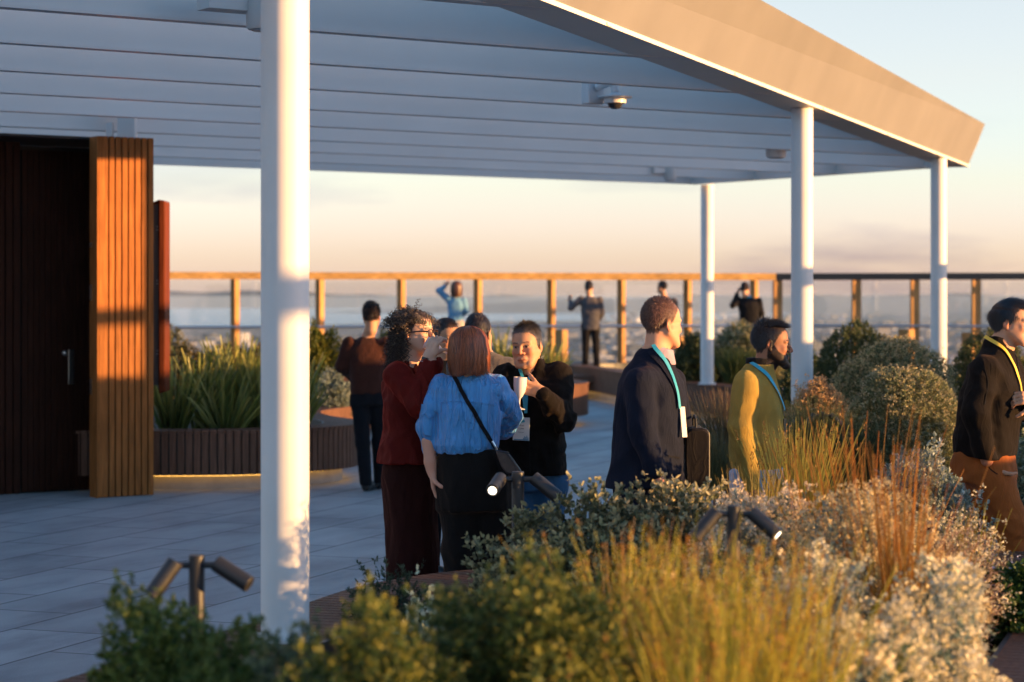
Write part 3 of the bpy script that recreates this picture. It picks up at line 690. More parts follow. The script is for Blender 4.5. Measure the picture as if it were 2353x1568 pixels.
class Fig:
    """root sits at the figure's feet; q(px,py,dy) gives root-local points for a spot in view at depth Y+dy"""
    def __init__(s, px, Y, floor, label, rotname='person'):
        s.Y = Y; s.o = Vector(((px-CX)*Y/FOC, Y, floor)); s.root = empty('person', s.o, label=label, cat='person')
        s.bs = Sdf(); s.cf = None; s.base = None; s.garm = None
    def q(s, px, py, dy=0): return P(px, py, s.Y+dy)-s.o
    def r(s, wpx): return wpx*s.Y/FOC
    def skin(s, sd, h, col, disp=None):
        s.bs.p += sd.p
        if callable(col): s.cf = col
        else: s.base = col
    def core(s, sd, k=.78):              # the same limbs, slimmer, under the clothes
        for q in sd.p:
            if q[-1] < 0: continue
            if q[0] == 'rc': s.bs.p.append(('rc', q[1], q[2], q[3]*k*(.87 if q[3] < .09 else 1), q[4]*k*(.87 if q[3] < .09 else 1), q[5], 1))
            elif q[0] == 'lo':
                S = q[1].copy(); S[:,3:5] *= k; S[0,2] += .03
                if S[-1,2]-S[0,2] > .05: s.bs.p.append(('lo', S, 2.2, .03, 1))
    def finish_body(s, h=.0045):
        V, F = s.bs.mesh(h); V = smooth_v(V, F, 1, .3)
        # keep the one connected figure
        lab = np.arange(len(V))
        for _ in range(400):
            m = lab[F].min(1); new = lab.copy(); np.minimum.at(new, F.ravel(), np.repeat(m, 4)); new = new[new]
            if (new == lab).all(): break
            lab = new
        ids, cnt = np.unique(lab, return_counts=True); keep = lab == ids[cnt.argmax()]
        F = F[keep[F].all(1)]; mp_ = np.cumsum(keep)-1; V = V[keep]; F = mp_[F]
        C = s.cf(V)
        me = mesh_np('body', V, F, True, C); return link('body', me, SKIN, s.root)
    def wear(s, name, sd, mat, h=.01, disp=None, cut=None, col=None, sm=1, label=None, post=None):
        V, F = sd.mesh(h, cut=cut, disp=disp); V = smooth_v(V, F, sm, .4)
        if name in CORE: s.core(sd)
        if post is not None: V = post(V)
        me = mesh_np(name, V, F, True, col(V) if col else None); o = link(name, me, mat, s.root)
        if label: o['label'] = label
        s.garm = BVHTree.FromPolygons([tuple(v_) for v_ in V], [tuple(int(i) for i in f) for f in F]); return o
    def drape(s, pts, width, mat, name, tree=None, off=.004, parent=None, n=40, th=.002, eye=None):
        """ribbon laid on the garment: each pixel waypoint is dropped onto the cloth surface"""
        tree = tree or s.garm; path = []
        L = [0]
        for a, b in zip(pts, pts[1:]): L.append(L[-1]+math.dist(a[:2], b[:2]))
        for i in range(n+1):
            d = L[-1]*i/n; j = max(k for k in range(len(pts)) if L[k] <= d+1e-6); j = min(j, len(pts)-2)
            f = (d-L[j])/max(1e-6, L[j+1]-L[j]); px = pts[j][0]*(1-f)+pts[j+1][0]*f; py = pts[j][1]*(1-f)+pts[j+1][1]*f
            path.append((px, py))
        for _ in range(3): path = [path[0]]+[((path[i-1][0]+2*path[i][0]+path[i+1][0])/4, (path[i-1][1]+2*path[i][1]+path[i+1][1])/4) for i in range(1,len(path)-1)]+[path[-1]]
        org = Vector((0,0,CAMZ))-s.o; pos = []; nor = []
        for px, py in path:
            dr = (s.q(px, py)-org).normalized(); hit = tree.ray_cast(org, dr)
            if hit[0] is None: 
                if pos: pos.append(pos[-1]+(s.q(px,py)-s.q(*lastp))); nor.append(nor[-1]); lastp=(px,py)
                continue
            pos.append(hit[0]+hit[1]*off); nor.append(hit[1]); lastp = (px,py)
        if len(pos) < 3: return None
        for _ in range(2):
            pos = [pos[0]]+[(pos[i-1]+pos[i]*2+pos[i+1])/4 for i in range(1,len(pos)-1)]+[pos[-1]]
            nor = [nor[0]]+[(nor[i-1]+nor[i]*2+nor[i+1]).normalized() for i in range(1,len(nor)-1)]+[nor[-1]]
        vs = []
        for i, p in enumerate(pos):
            T = (pos[min(i+1,len(pos)-1)]-pos[max(i-1,0)]); T = T.normalized() if T.length > 1e-6 else Vector((0,0,1)); b = T.cross(nor[i]).normalized()
            for a_, c_ in ((-1,0),(1,0),(1,1),(-1,1)): vs.append(p+b*a_*width/2+nor[i]*(c_*th))
        m = len(pos); fs = [(i*4+k, i*4+(k+1)%4, (i+1)*4+(k+1)%4, (i+1)*4+k) for i in range(m-1) for k in range(4)]+[(0,3,2,1),((m-1)*4,(m-1)*4+1,(m-1)*4+2,(m-1)*4+3)]
        return MB().add(vs, fs).build(name, mat, parent or s.root)
    def hair_strands(s, name, cpos, Rm, sc, mat, n, length, mode='short', seed=0, thick=.0016, col=(.03,.02,.015), colv=.4, params=None, base=True, tipcol=None):
        """short hair: a base cap in the colour plus many fine tapering hairs"""
        rr_ = np.random.RandomState(seed); c = A3(cpos); prm = params or {}
        fr, sd, np_ = prm.get('front',.07), prm.get('side',.02), prm.get('nape',-.058)
        puff = prm.get('puff', .008)
        # root points on skull ellipsoid
        d = rr_.randn(n*4,3); d /= np.linalg.norm(d,axis=1)[:,None]
        Lp = np.array((0,.018,.035))+d*np.array((.073,.093,.082))*1.0
        if prm.get('mask') is not None: mk = prm['mask'](Lp)
        else: mk = hairline_mask(Lp, fr, sd, np_)
        keep = mk > .5+rr_.rand(len(mk))*.4; Lp = Lp[keep][:n]; d = d[keep][:n]; n = len(Lp)
        top = np.clip((Lp[:,2]-.05)/.06, 0, 1)[:,None]
        nrm = d/np.array((.073,.093,.082)); nrm /= np.linalg.norm(nrm,axis=1)[:,None]
        flow = prm.get('flow'); fl_ = np.zeros_like(Lp)
        fl_[:,1] = -.35*top[:,0]+.25*(1-top[:,0]); fl_[:,2] = -.9*(1-top[:,0]); fl_[:,0] = .35*top[:,0]*prm.get('part',1)
        if flow is not None: fl_ = flow(Lp, fl_)
        dirn = nrm*prm.get('lift',.55)+fl_+rr_.randn(n,3)*prm.get('mess',.18); dirn /= np.linalg.norm(dirn,axis=1)[:,None]
        Ln = length(Lp) if callable(length) else length*(.55+.45*top[:,0]); Ln = Ln*(.7+.6*rr_.rand(n)); K = prm.get('segs',4)
        pts = []; p = Lp.copy()-nrm*.002; dd = dirn.copy()
        for k in range(K+1):
            pts.append(p.copy()); p = p+dd*(Ln/K)[:,None]
            dd = dd+(fl_*.35+np.array((0,0,-.18)))*prm.get('bend',1)
            e = (p-np.array((0,.018,.035)))/np.array((.073,.093,.082)); rad = np.linalg.norm(e,axis=1)
            ins_ = rad < 1.02; p[ins_] = np.array((0,.018,.035))+e[ins_]/rad[ins_][:,None]*1.03*np.array((.073,.093,.082))
            dd /= np.linalg.norm(dd,axis=1)[:,None]
        return s.strand_mesh(name, np.stack(pts,1), nrm, c, Rm, sc, mat, thick, col, colv, rr_)
    def strand_mesh(s, name, pts, nrm, c, Rm, sc, mat, thick, col, colv, rr_, taper=True):
        n, K, _ = pts.shape; tv = np.gradient(pts, axis=1); side = np.cross(tv, nrm[:,None,:]); side /= np.linalg.norm(side,axis=2)[:,:,None]+1e-9
        wv = thick*(1-(np.arange(K)/(K-1))*.75) if taper else np.full(K, thick)
        a = pts-side*wv[None,:,None]/2; b = pts+side*wv[None,:,None]/2
        V = np.stack([a,b],2).reshape(-1,3); V = c+(V*sc)@Rm.T
        i = np.arange(n)[:,None]*K*2+np.arange(K-1)[None,:]*2; F = np.stack([i,i+1,i+3,i+2],2).reshape(-1,4)
        cc = np.array(col)*(1-colv+2*colv*rr_.rand(n,1)); C = np.repeat(cc, K*2, 0)
        return link(name, mesh_np(name, V, F, True, C), mat, s.root)
HAIR = attr_mat('hair', .42, 0, .5)
# ------------------------------------------------------------------ people
def ribbed(z0, z1, amp=.002, f=900): return None
def shoe(s, heel, ang, L=.27, w_=.042):       # heel point on floor, heading angle (0=+x)
    d = Vector((math.cos(ang), math.sin(ang), 0)); h = Vector(heel)
    s.rc(h+Vector((0,0,.045)), h+d*L*.35+Vector((0,0,.05)), .043, .045, .03); s.rc(h+d*L*.35+Vector((0,0,.045)), h+d*L*.82+Vector((0,0,.028)), w_+.002, .03, .03)
    s.rc(h+Vector((0,0,.09)), h+Vector((0,0,.12)), .045, .045, .03)
def flat(z): return lambda X, Y, Z: z-Z
def above(z): return lambda X, Y, Z: Z-z
def plane(p, n_):                             # keep the side against n_
    p = A3(p); n_ = A3(Vector(n_).normalized()); return lambda X, Y, Z: (X-p[0])*n_[0]+(Y-p[1])*n_[1]+(Z-p[2])*n_[2]
C_BLACKJ = cloth('black softshell', (.008,.0065,.006), .85, fold=.35, sheen=.05, tintc=(1,.6,.4))
C_JEANS = cloth('blue jeans', (.035,.10,.20), .85, weave=900)
C_LJEANS = cloth('light jeans', (.30,.42,.58), .8, weave=900)
C_BLUE = cloth('blue satin blouse', (.035,.25,.58), .5, bump=.1, sheen=.35, tintc=(1,.62,.75), fold=1.6, spec=.6, fdir=(1.5,1.5,.22), var=.05)
C_BLACKT = cloth('black trousers', (.008,.007,.007), .85, sheen=.1, tintc=(1,.55,.35))
C_RED = cloth('dark red velvet', (.085,.006,.004), .65, sheen=.3, tintc=(1,.08,.03), bump=.1)
C_REDT = cloth('dark wine trousers', (.022,.005,.004), .8, sheen=.12, tintc=(1,.25,.12))
C_BROWNJ = cloth('dark brown pullover', (.045,.015,.010), .85, sheen=.1)
C_NAVYT = cloth('dark blue trousers', (.008,.009,.012), .9)
C_DENIM = cloth('denim jacket', (.12,.27,.42), .8)
C_DRESS = cloth('pale print dress', (.4,.33,.28), .8)
C_GREY = cloth('grey pullover', (.08,.075,.08), .9, sheen=.1)
C_GREY2 = cloth('blue grey pullover', (.09,.075,.07), .9, sheen=.1)
C_SUIT = cloth('black suit', (.009,.008,.009), .85, sheen=.05, spec=.12)
C_NAVY = cloth('navy suit wool', (.007,.010,.022), .85, sheen=.04, spec=.12, tintc=(1,.6,.5))
C_PINK = cloth('pale pink shirt', (.40,.30,.36), .8, sheen=.03)
C_WHITE = cloth('white shirt', (.5,.5,.52), .8, sheen=.03)
C_MUST = cloth('mustard wool', (.37,.235,.055), .95, weave=350, bump=1.1, sheen=.15, tintc=(1,.8,.3), spec=.1)
C_RUST = cloth('rust chinos', (.30,.085,.02), .8)
C_SHOE = paint('black shoes', (.015,.015,.015), .4)
C_LAN = paint('turquoise lanyard', (.03,.33,.46), .55, .08, 60)
C_LANY = paint('yellow lanyard', (.75,.50,.05), .55, .08, 60)
C_LMARK = paint('lanyard print white', (.75,.85,.85), .6, .02)
C_LMARKB = paint('lanyard print black', (.05,.04,.02), .6, .02)
C_LEATH = paint('dark brown leather', (.055,.032,.028), .38, .3, 30, bump=.4, bscale=90)
C_CUP = paint('white plastic cup', (.72,.62,.62), .3, .03)


def torso_legs(f, hip, waistz, feet, mat, r0=.095, rk=.065, ra=.055, knee=None, name='trousers', amp=.006, h=.01, hem=.07, seat=.12, wide=None, seed=3, k=.03, yaw=0):
    s = Sdf(); hipz = hip.z
    s.loft([(hip.x,hip.y,hipz-.06,.165,seat),(hip.x,hip.y,hipz+.05,.17,seat),(hip.x,hip.y,waistz,.15,.11)], yaw=yaw, k=.03)
    ca, sa = math.cos(yaw), math.sin(yaw)
    for i, ft in enumerate(feet):
        sx = -1 if i == 0 else 1
        hp = hip+Vector((ca*.085*sx, sa*.085*sx, -.02)); kn = knee[i] if knee else (hp+Vector((ft[0],ft[1],0)))*.5+Vector((0,0,0))
        if not knee: kn = Vector(((hp.x+ft[0])/2, (hp.y+ft[1])/2-.0, hipz*.53))
        ak = Vector((ft[0], ft[1], (ft[2] if len(ft) > 2 else 0)+hem))
        s.rc(hp, kn, r0, rk, k); s.rc(kn, ak, rk, ra, k)
    return f.wear(name, s, mat, h, folds(amp, (22,22,10), seed), [flat(hem*.5+.02)])
def body_under(f, pts_chain, sc=.8): pass

# === 1. man with the goblet ============================================================
f = Fig(1224, 11.8, 0, 'smiling short-haired man in a black zip jacket holding a white goblet, wearing a turquoise lanyard'); pman = f
q = f.q; Rm = headrot(-22, 3, -5); hc = q(1210, 795, -.02); sk = (.52,.27,.155)
s = Sdf(); head_sdf(s, hc, Rm, 1.0); s.rc(q(1212,845,.02), q(1224,878,.03), .055, .065, .03)
hcol = lambda V: head_color(V, hc, Rm, 1.0, sk, brow=(.05,.035,.03), seed=1, hairline=(.09,.08,.08))
f.skin(s, .0034, hcol)
s = Sdf(); hw_ = q(1243, 903, -.30)
hand_sdf(s, hw_, (-.93,.05,.34), (-.15,1,.05), side=-1, f4=[(.35,.9,.7)]*4, thumb=(.5,.8,.7), tcurl=.1, sc=1.02)
f.skin(s, .0032, (.55,.29,.17))
cupc = q(1194, 904, -.31)
# jacket
sh = [q(1165,868,.05), q(1283,866,.0)]; chest = q(1226,960,.0); hem = q(1226,1090,.0)
s = Sdf(); yw = R(-18)
s.loft([(hem.x,hem.y,hem.z,.172,.125),(hem.x,hem.y,q(0,1040).z,.168,.12),(chest.x,chest.y,chest.z,.178,.128),(chest.x,chest.y+.01,q(0,890).z,.175,.115),(chest.x-.005,chest.y+.03,q(0,862).z,.12,.08),(chest.x-.008,chest.y+.03,q(0,842).z,.075,.07)], yaw=yw, k=.03)
el = q(1290,962,-.12); wr_ = q(1247,905,-.29)
s.chain([sh[1], el, wr_], [.077,.064,.041], .035)
s.chain([sh[0], q(1148,965,-.02), q(1150,1050,-.08)], [.077,.062,.045], .035)
s.loft([(q(1222,852,.02).x,.02,q(0,868).z,.082,.08),(q(1221,835,.02).x,.015,q(0,826).z,.068,.066)], k=.015)
def dj(X,Y,Z):
    base = folds(.011,(26,26,20),11)(X,Y,Z); d_el = np.sqrt((X-el.x)**2+(Y-el.y)**2+(Z-el.z)**2)
    return base*(1+1.4*np.exp(-(d_el/.13)**2))
# hollow neck opening
s.rc(q(1213,840,.0), q(1213,815,-.01), .058, .062, .004, -1)
jk = f.wear('jacket', s, C_BLACKJ, .008, dj, [flat(hem.z)])
for pts, nm in ((([(1212,868),(1212,900),(1214,960),(1216,1020),(1218,1088)]),'zip'),([(1170,905),(1195,903),(1205,904)],'chest_seam'),([(1263,1010),(1268,1040),(1272,1066)],'pocket')):
    f.drape(pts, .006 if nm!='pocket' else .004, C_SUIT, nm, off=.001, n=18)
f.drape([(1195,846),(1202,872),(1204,910),(1208,950)], .016, C_LAN, 'lanyard', n=20, off=.006)
f.drape([(1222,845),(1216,875),(1212,910),(1208,950)], .014, C_LAN, 'lanyard', n=20, off=.008)
bw = q(1198,986,-.155)
bdg = MB().box(-.045,.045,-.0015,.0015,-.062,.062).build('badge', paint('white card', (.72,.70,.70), .4, .02), f.root); bdg.location = bw; bdg.rotation_euler = (R(2),R(2),R(-14))
def text(body, size, mat, parent, loc, rot=(R(90),0,0), name='lettering', ext=.0003):
    cu = bpy.data.curves.new(name, 'FONT'); cu.body = body; cu.size = size; cu.align_x = 'CENTER'; cu.extrude = ext
    o = bpy.data.objects.new('tmp', cu); COL.objects.link(o); dg = bpy.context.evaluated_depsgraph_get(); me = bpy.data.meshes.new_from_object(o.evaluated_get(dg)); bpy.data.objects.remove(o)
    o = link(name, me, mat, parent); o.location = loc; o.rotation_euler = rot; return o
INK = paint('badge ink', (.06,.06,.10), .5)
text('Hun', .017, INK, bdg, (0,-.002,.014)); text('Low', .017, INK, bdg, (0,-.002,-.002)); text('Participant', .007, INK, bdg, (0,-.002,-.020))
MB().lathe((-.008,-.002,.043), [(0,.001),(.009,.001),(.009,0)], 14, ax=(0,-1,0)).lathe((.003,-.002,.045), [(0,.0012),(.011,.0012),(.011,0)], 14, ax=(0,-1,0)).lathe((.012,-.002,.042), [(0,.0014),(.007,.0014),(.007,0)], 14, ax=(0,-1,0)).build('cloud_mark', C_LAN, bdg)
sk_ = MB()
for i, (x0, hh_) in enumerate(((.012,.012),(.018,.02),(.024,.016),(.030,.024),(.036,.014))): sk_.box(x0, x0+.004, -.0028, -.0016, -.058, -.058+hh_)
sk_.box(-.04,.042,-.0026,-.0016,-.061,-.055).build('skyline_mark', C_DENIM, bdg)
MB().box(-.007,.007,-.002,.002,.060,.085).build('badge_clip', M['black'], bdg)
torso_legs(f, q(1228,1100,.02), q(0,1070).z, [(q(1205,1100).x,.0),(q(1262,1100).x,.02)], C_JEANS, r0=.098)
s = Sdf(); shoe(s, (q(1205,1100).x,0,0), R(-95)); shoe(s, (q(1262,1100).x,.02,0), R(-75)); f.wear('shoes', s, C_SHOE, .01, None, [flat(0)])
f.hair_strands('hair', hc, Rm, 1.0, HAIR, 5200, .034, col=(.085,.075,.075), colv=.65, thick=.0032, params=dict(front=.068, side=.02, nape=-.058, lift=.62, mess=.3, bend=.9), seed=2)
f.finish_body()
# goblet
gb = empty('goblet', f.o+cupc, label='white plastic goblet held by the man in the black zip jacket', cat='goblet', group='white goblets')
MB().lathe((0,0,0), [(.0,-.086),(.033,-.085),(.034,-.082),(.012,-.076),(.0055,-.068),(.0055,-.035),(.0075,-.028)], 28).build('stem', C_CUP, gb, smooth=True)
MB().lathe((0,0,0), [(.0075,-.028),(.018,-.015),(.030,.012),(.0345,.04),(.0355,.085),(.0335,.085),(.0325,.04),(.026,.012),(.0,-.012)], 32).build('bowl', C_CUP, gb, smooth=True)
gb.rotation_euler = (0, R(3), 0)

# === 2. woman in the blue blouse, from behind =============================================
f = Fig(1085, 11.25, 0, 'woman with a reddish bob seen from behind, in a bright blue blouse and black trousers'); q = f.q
Rm = headrot(172, 6, 3); hc = q(1078, 803, .0); sk = (.55,.33,.23)
s = Sdf(); head_sdf(s, hc, Rm, .98, False); s.rc(q(1080,830,0), q(1083,872,0), .05, .06, .03)
f.skin(s, .004, lambda V: head_color(V, hc, Rm, .98, sk, seed=2))
s = Sdf(); s.chain([q(985,1015,.0), q(989,1062,-.02), q(992,1078,-.02)], [.038,.030,.027], .02); hand_sdf(s, q(992,1082,-.02), (.12,.1,-1), (1,0,.0), 1, curl=(.2,.3,.2)); f.skin(s, .004, (.55,.30,.21))
s = Sdf(); zb = q(0,1036).z
T_ = lambda px, py, a, b, dy=0: (q(px,py,dy).x, q(px,py,dy).y, q(px,py).z, a, b)
s.loft([T_(1072,1040,.145,.118),T_(1072,1022,.166,.135),T_(1074,980,.160,.130),T_(1080,930,.162,.122),T_(1082,890,.162,.108,.0),T_(1083,868,.110,.082,.0),T_(1084,850,.066,.066,.0)], k=.03)
s.chain([q(1016,886,.0), q(996,935,.0), q(989,985,.02), q(990,1024,.02)], [.058,.062,.062,.042], .025)
s.rc(q(989,1028,.02), q(990,1036,.02), .041, .040, .01)
s.chain([q(1142,886,.0), q(1158,925,.05), q(1167,955,.12), q(1156,982,.18), q(1140,992,.22)], [.057,.060,.062,.058,.044], .025)
bl = lambda X,Y,Z: folds(.017,(34,20,7),21,1.6)(X,Y,Z)*np.clip((1.36-Z)/.1,.25,1)*np.clip((Z-zb-.03)/.12,.3,1)+folds(.005,(80,40,12),25)(X,Y,Z)
blouse = f.wear('blouse', s, C_BLUE, .0075, bl)
bt = f.garm
f.drape([(1012,926),(1040,922),(1085,924),(1130,930),(1150,936)], .004, C_BLUE, 'yoke_seam', off=.003, n=30)
s = Sdf(); hip = q(1088,1120,.02)
s.loft([T_(1088,1170,.185,.14),T_(1088,1120,.196,.15),T_(1086,1070,.180,.135),T_(1082,1030,.155,.115)], k=.03)
s.chain([q(1056,1160,.0), q(1058,1260,.0), q(1056,1470,.03)], [.108,.092,.075], .035); s.chain([q(1128,1160,.02), q(1142,1260,.03), q(1150,1470,.05)], [.108,.09,.075], .035)
f.wear('trousers', s, C_BLACKT, .01, folds(.008,(20,20,8),33), [flat(.03)])
s = Sdf(); shoe(s, (q(1056,1470).x,.0,0), R(95)); shoe(s, (q(1150,1470).x,.03,0), R(80)); f.wear('shoes', s, C_SHOE, .01, None, [flat(0)])
# bob: long strands hanging from the crown
def bob(f, name, hc, Rm, sc, mat, n, zend, col, seed, wav_=.004, colv=.45, thick=.003, R0=1.0, part=0.0, frontcut=-.05, flip=.0):
    rr_ = np.random.RandomState(seed); ph = rr_.rand(n)*2*np.pi; el = np.arccos(rr_.rand(n)**.8)*1.0
    # polar angle from crown
    th = el; d = np.stack([np.sin(th)*np.cos(ph), np.sin(th)*np.sin(ph), np.cos(th)],1)
    cen = np.array((0,.018,.035)); rad = np.array((.073,.093,.082))
    keep = ~((d[:,1] < -.55) & (d[:,2] < .55)); d = d[keep]; n = len(d)
    K = 11; pts = []; p = cen+d*rad*1.03; shell = 1.10+.16*rr_.rand(n); off = .5+.5*rr_.rand(n)
    ang = np.arctan2(d[:,1]/1, d[:,0]); th0 = np.arccos(np.clip(d[:,2],-1,1))
    for k in range(K+1):
        t = k/K
        # glide over the skull down to its widest, then hang
        s_ = t*(1.25+.0*off); th = th0+(np.pi/2-th0)*np.clip(s_*1.7,0,1)
        r_ = 1.03+(shell-1.03)*np.clip(t*3,0,1)
        x = cen[0]+np.sin(th)*np.cos(ang)*rad[0]*r_*1.12; y = cen[1]+np.sin(th)*np.sin(ang)*rad[1]*r_; z = cen[2]+np.cos(th)*rad[2]*r_
        zz = zend+.06*(rr_.rand(n)**2 if k==0 else zr**2)+.006*np.sin(5*ang+seed)
        if k == 0: zr = rr_.rand(n); wv_ = rr_.rand(n)*6.28
        hang = np.clip((t-.45)/.55,0,1); z = z*(1-hang)+zz*hang
        flr = 1+.10*np.sin(hang*np.pi)-.05*hang+flip*hang**2; x = x*flr; y = (y-cen[1])*flr+cen[1]
        cl = .5+.5*np.sin(ang*23+3*np.sin(ang*7)); x = x*(1-.06*cl*hang); y = (y-cen[1])*(1-.06*cl*hang)+cen[1]; x = x+wav_*np.sin(wv_+t*9)*hang; y = y+wav_*np.cos(wv_+t*8)*hang
        pts.append(np.stack([x,y,z],1))
    pts = np.stack(pts,1); nrm = np.stack([np.cos(ang),np.sin(ang),0*ang],1)
    return f.strand_mesh(name, pts, nrm, A3(hc), Rm, sc, mat, thick, col, colv, rr_, True)
bob(f, 'hair', hc, Rm, 1.0, HAIR, 6500, -.132, (.26,.068,.022), 5, wav_=.009, thick=.0030, colv=.75)
bob(f, 'hair_underlayer', hc, Rm, .97, HAIR, 5000, -.148, (.17,.042,.015), 6, wav_=.012, thick=.0036, colv=.6)
f.finish_body(); pblue = f
# crossbody bag: strap on her back, bag on the right hip
bag = empty('crossbody_bag', f.o+q(1157,1052,-.14), label='dark brown leather crossbody bag resting on the hip of the woman in blue', cat='bag'); off0 = bag.location-f.o
st = f.drape([(1040,856),(1060,896),(1090,950),(1118,1000),(1134,1026),(1140,1034)], .021, C_SUIT, 'strap', tree=bt, off=.006, n=44, th=.003)
st.parent = bag; st.location = -off0
MB().tube([q(1131,1014,-.165)-off0, q(1138,1026,-.165)-off0, q(1141,1034,-.16)-off0], .006, 8).build('buckle', M['steel'], bag)
pp = [q(a_, b_, 0)-off0 for a_, b_ in ((1139,1030),(1168,1034),(1172,1040),(1199,1078),(1196,1083),(1182,1086),(1163,1082),(1150,1064))]
m = MB(); nn_ = len(pp)
rings = []
for dy, scl in ((-.195,.90),(-.185,.985),(-.15,1.0),(-.115,.985),(-.105,.9)):
    cx_ = sum((p_ for p_ in pp), Vector())/nn_; rings.append([cx_+(p_-cx_)*scl+Vector((0,dy,0)) for p_ in pp])
vs = [p_ for r_ in rings for p_ in r_]; fs = [(i*nn_+k, (i+1)*nn_+k, (i+1)*nn_+(k+1)%nn_, i*nn_+(k+1)%nn_) for i in range(4) for k in range(nn_)]+[tuple(range(nn_)), tuple(range(4*nn_,5*nn_))[::-1]]
b_ = m.add(vs, fs).build('pouch', C_LEATH, bag, smooth=True, bevel=.004)
MB().tube([q(1146,1038,-.20)-off0, q(1170,1042,-.20)-off0, q(1178,1052,-.2)-off0], .0022, 6).build('flap_seam', M['black'], bag)
MB().tube([q(1162,1041,-.20)-off0, q(1180,1064,-.20)-off0, q(1186,1082,-.198)-off0], .0018, 6).build('side_seam', M['black'], bag)

# === 3. curly-haired woman in dark red velvet ==============================================
f = Fig(945, 11.5, 0, 'curly-haired woman in glasses and dark red velvet suit drinking from a goblet'); q = f.q
Rm = headrot(66, 0, 0); hc = q(955, 764, .0); sk = (.62,.36,.25)
s = Sdf(); head_sdf(s, hc, Rm, 1.0, False); s.rc(q(948,815,0), q(938,862,0), .048, .062, .03)
s.el(q(955,868,-.03), (.075,.06,.06), .03)
f.skin(s, .0034, lambda V: head_color(V, hc, Rm, 1.0, sk, seed=3, brow=(.05,.03,.02), hairline=(.03,.022,.018)))
s = Sdf(); w3 = q(984,822,-.17)
hand_sdf(s, w3, (.34,.1,.93), (.55,.85,-.1), side=-1, f4=[(.55,.9,.6),(.6,.95,.6),(.65,1.,.6),(.7,1.,.6)], thumb=(.3,.8,.8), sc=.98)
s.chain([q(966,870,-.17), w3], [.034,.027], .02)
f.skin(s, .0032, (.62,.36,.25))
s = Sdf(); T_ = lambda px, py, a, b, dy=0: (q(px,py,dy).x, q(px,py,dy).y, q(px,py).z, a, b)
s.loft([T_(933,1066,.150,.165),T_(934,1040,.146,.155),T_(938,985,.128,.130),T_(938,930,.130,.138),T_(936,880,.13,.14),T_(936,852,.092,.11),T_(938,832,.066,.066)], yaw=R(0), k=.03)
sR, eR = q(912,862,-.15), q(962,930,-.22)
s.chain([sR, eR, q(986,852,-.18)], [.068,.062,.052], .03); s.rc(q(984,858,-.18), q(993,842,-.175), .056, .060, .015)
s.chain([q(925,862,.16), q(960,940,.18), q(1000,960,.10)], [.065,.055,.042], .03)
s.rc(q(988,834,-.172), q(994,815,-.168), .045, .046, .004, -1); s.rc(q(942,848,-.04), q(985,806,-.06), .03, .075, .01, -1)
f.wear('velvet_jacket', s, C_RED, .008, lambda X,Y,Z: folds(.011,(22,22,16),41,1.6)(X,Y,Z), [flat(q(0,1064).z)])
f.drape([(952,838),(968,862),(978,885),(972,930)], .03, C_RED, 'lapel', off=.006, n=16, th=.005)
f.drape([(878,1000),(900,1004),(940,1006)], .006, C_RED, 'waist_seam', off=.002, n=16)
s = Sdf(); s.loft([T_(946,1475,.135,.15),T_(948,1320,.135,.14),T_(946,1200,.135,.13),T_(938,1100,.135,.14),T_(936,1040,.12,.115)], k=.02)
f.wear('wide_trousers', s, C_REDT, .01, folds(.013,(26,26,3),44,1.0), [flat(.03)])
s = Sdf(); shoe(s, (-.06,-.04,0), R(10)); shoe(s, (-.02,.10,0), R(15)); f.wear('shoes', s, C_SHOE, .01, None, [flat(0)])
MB().lathe(w3+Vector((-.004,0,-.012)), [(.031,-.008),(.034,-.006),(.034,.006),(.031,.008)], 22, ax=(.34,.1,.93)).build('wristband', M['dark_metal'], f.root, smooth=True)
MB().lathe(w3+Vector((-.012,0,-.03)), [(.033,-.004),(.036,-.003),(.036,.003),(.033,.004)], 22, ax=(.34,.1,.93)).build('watch', M['steel'], f.root, smooth=True)
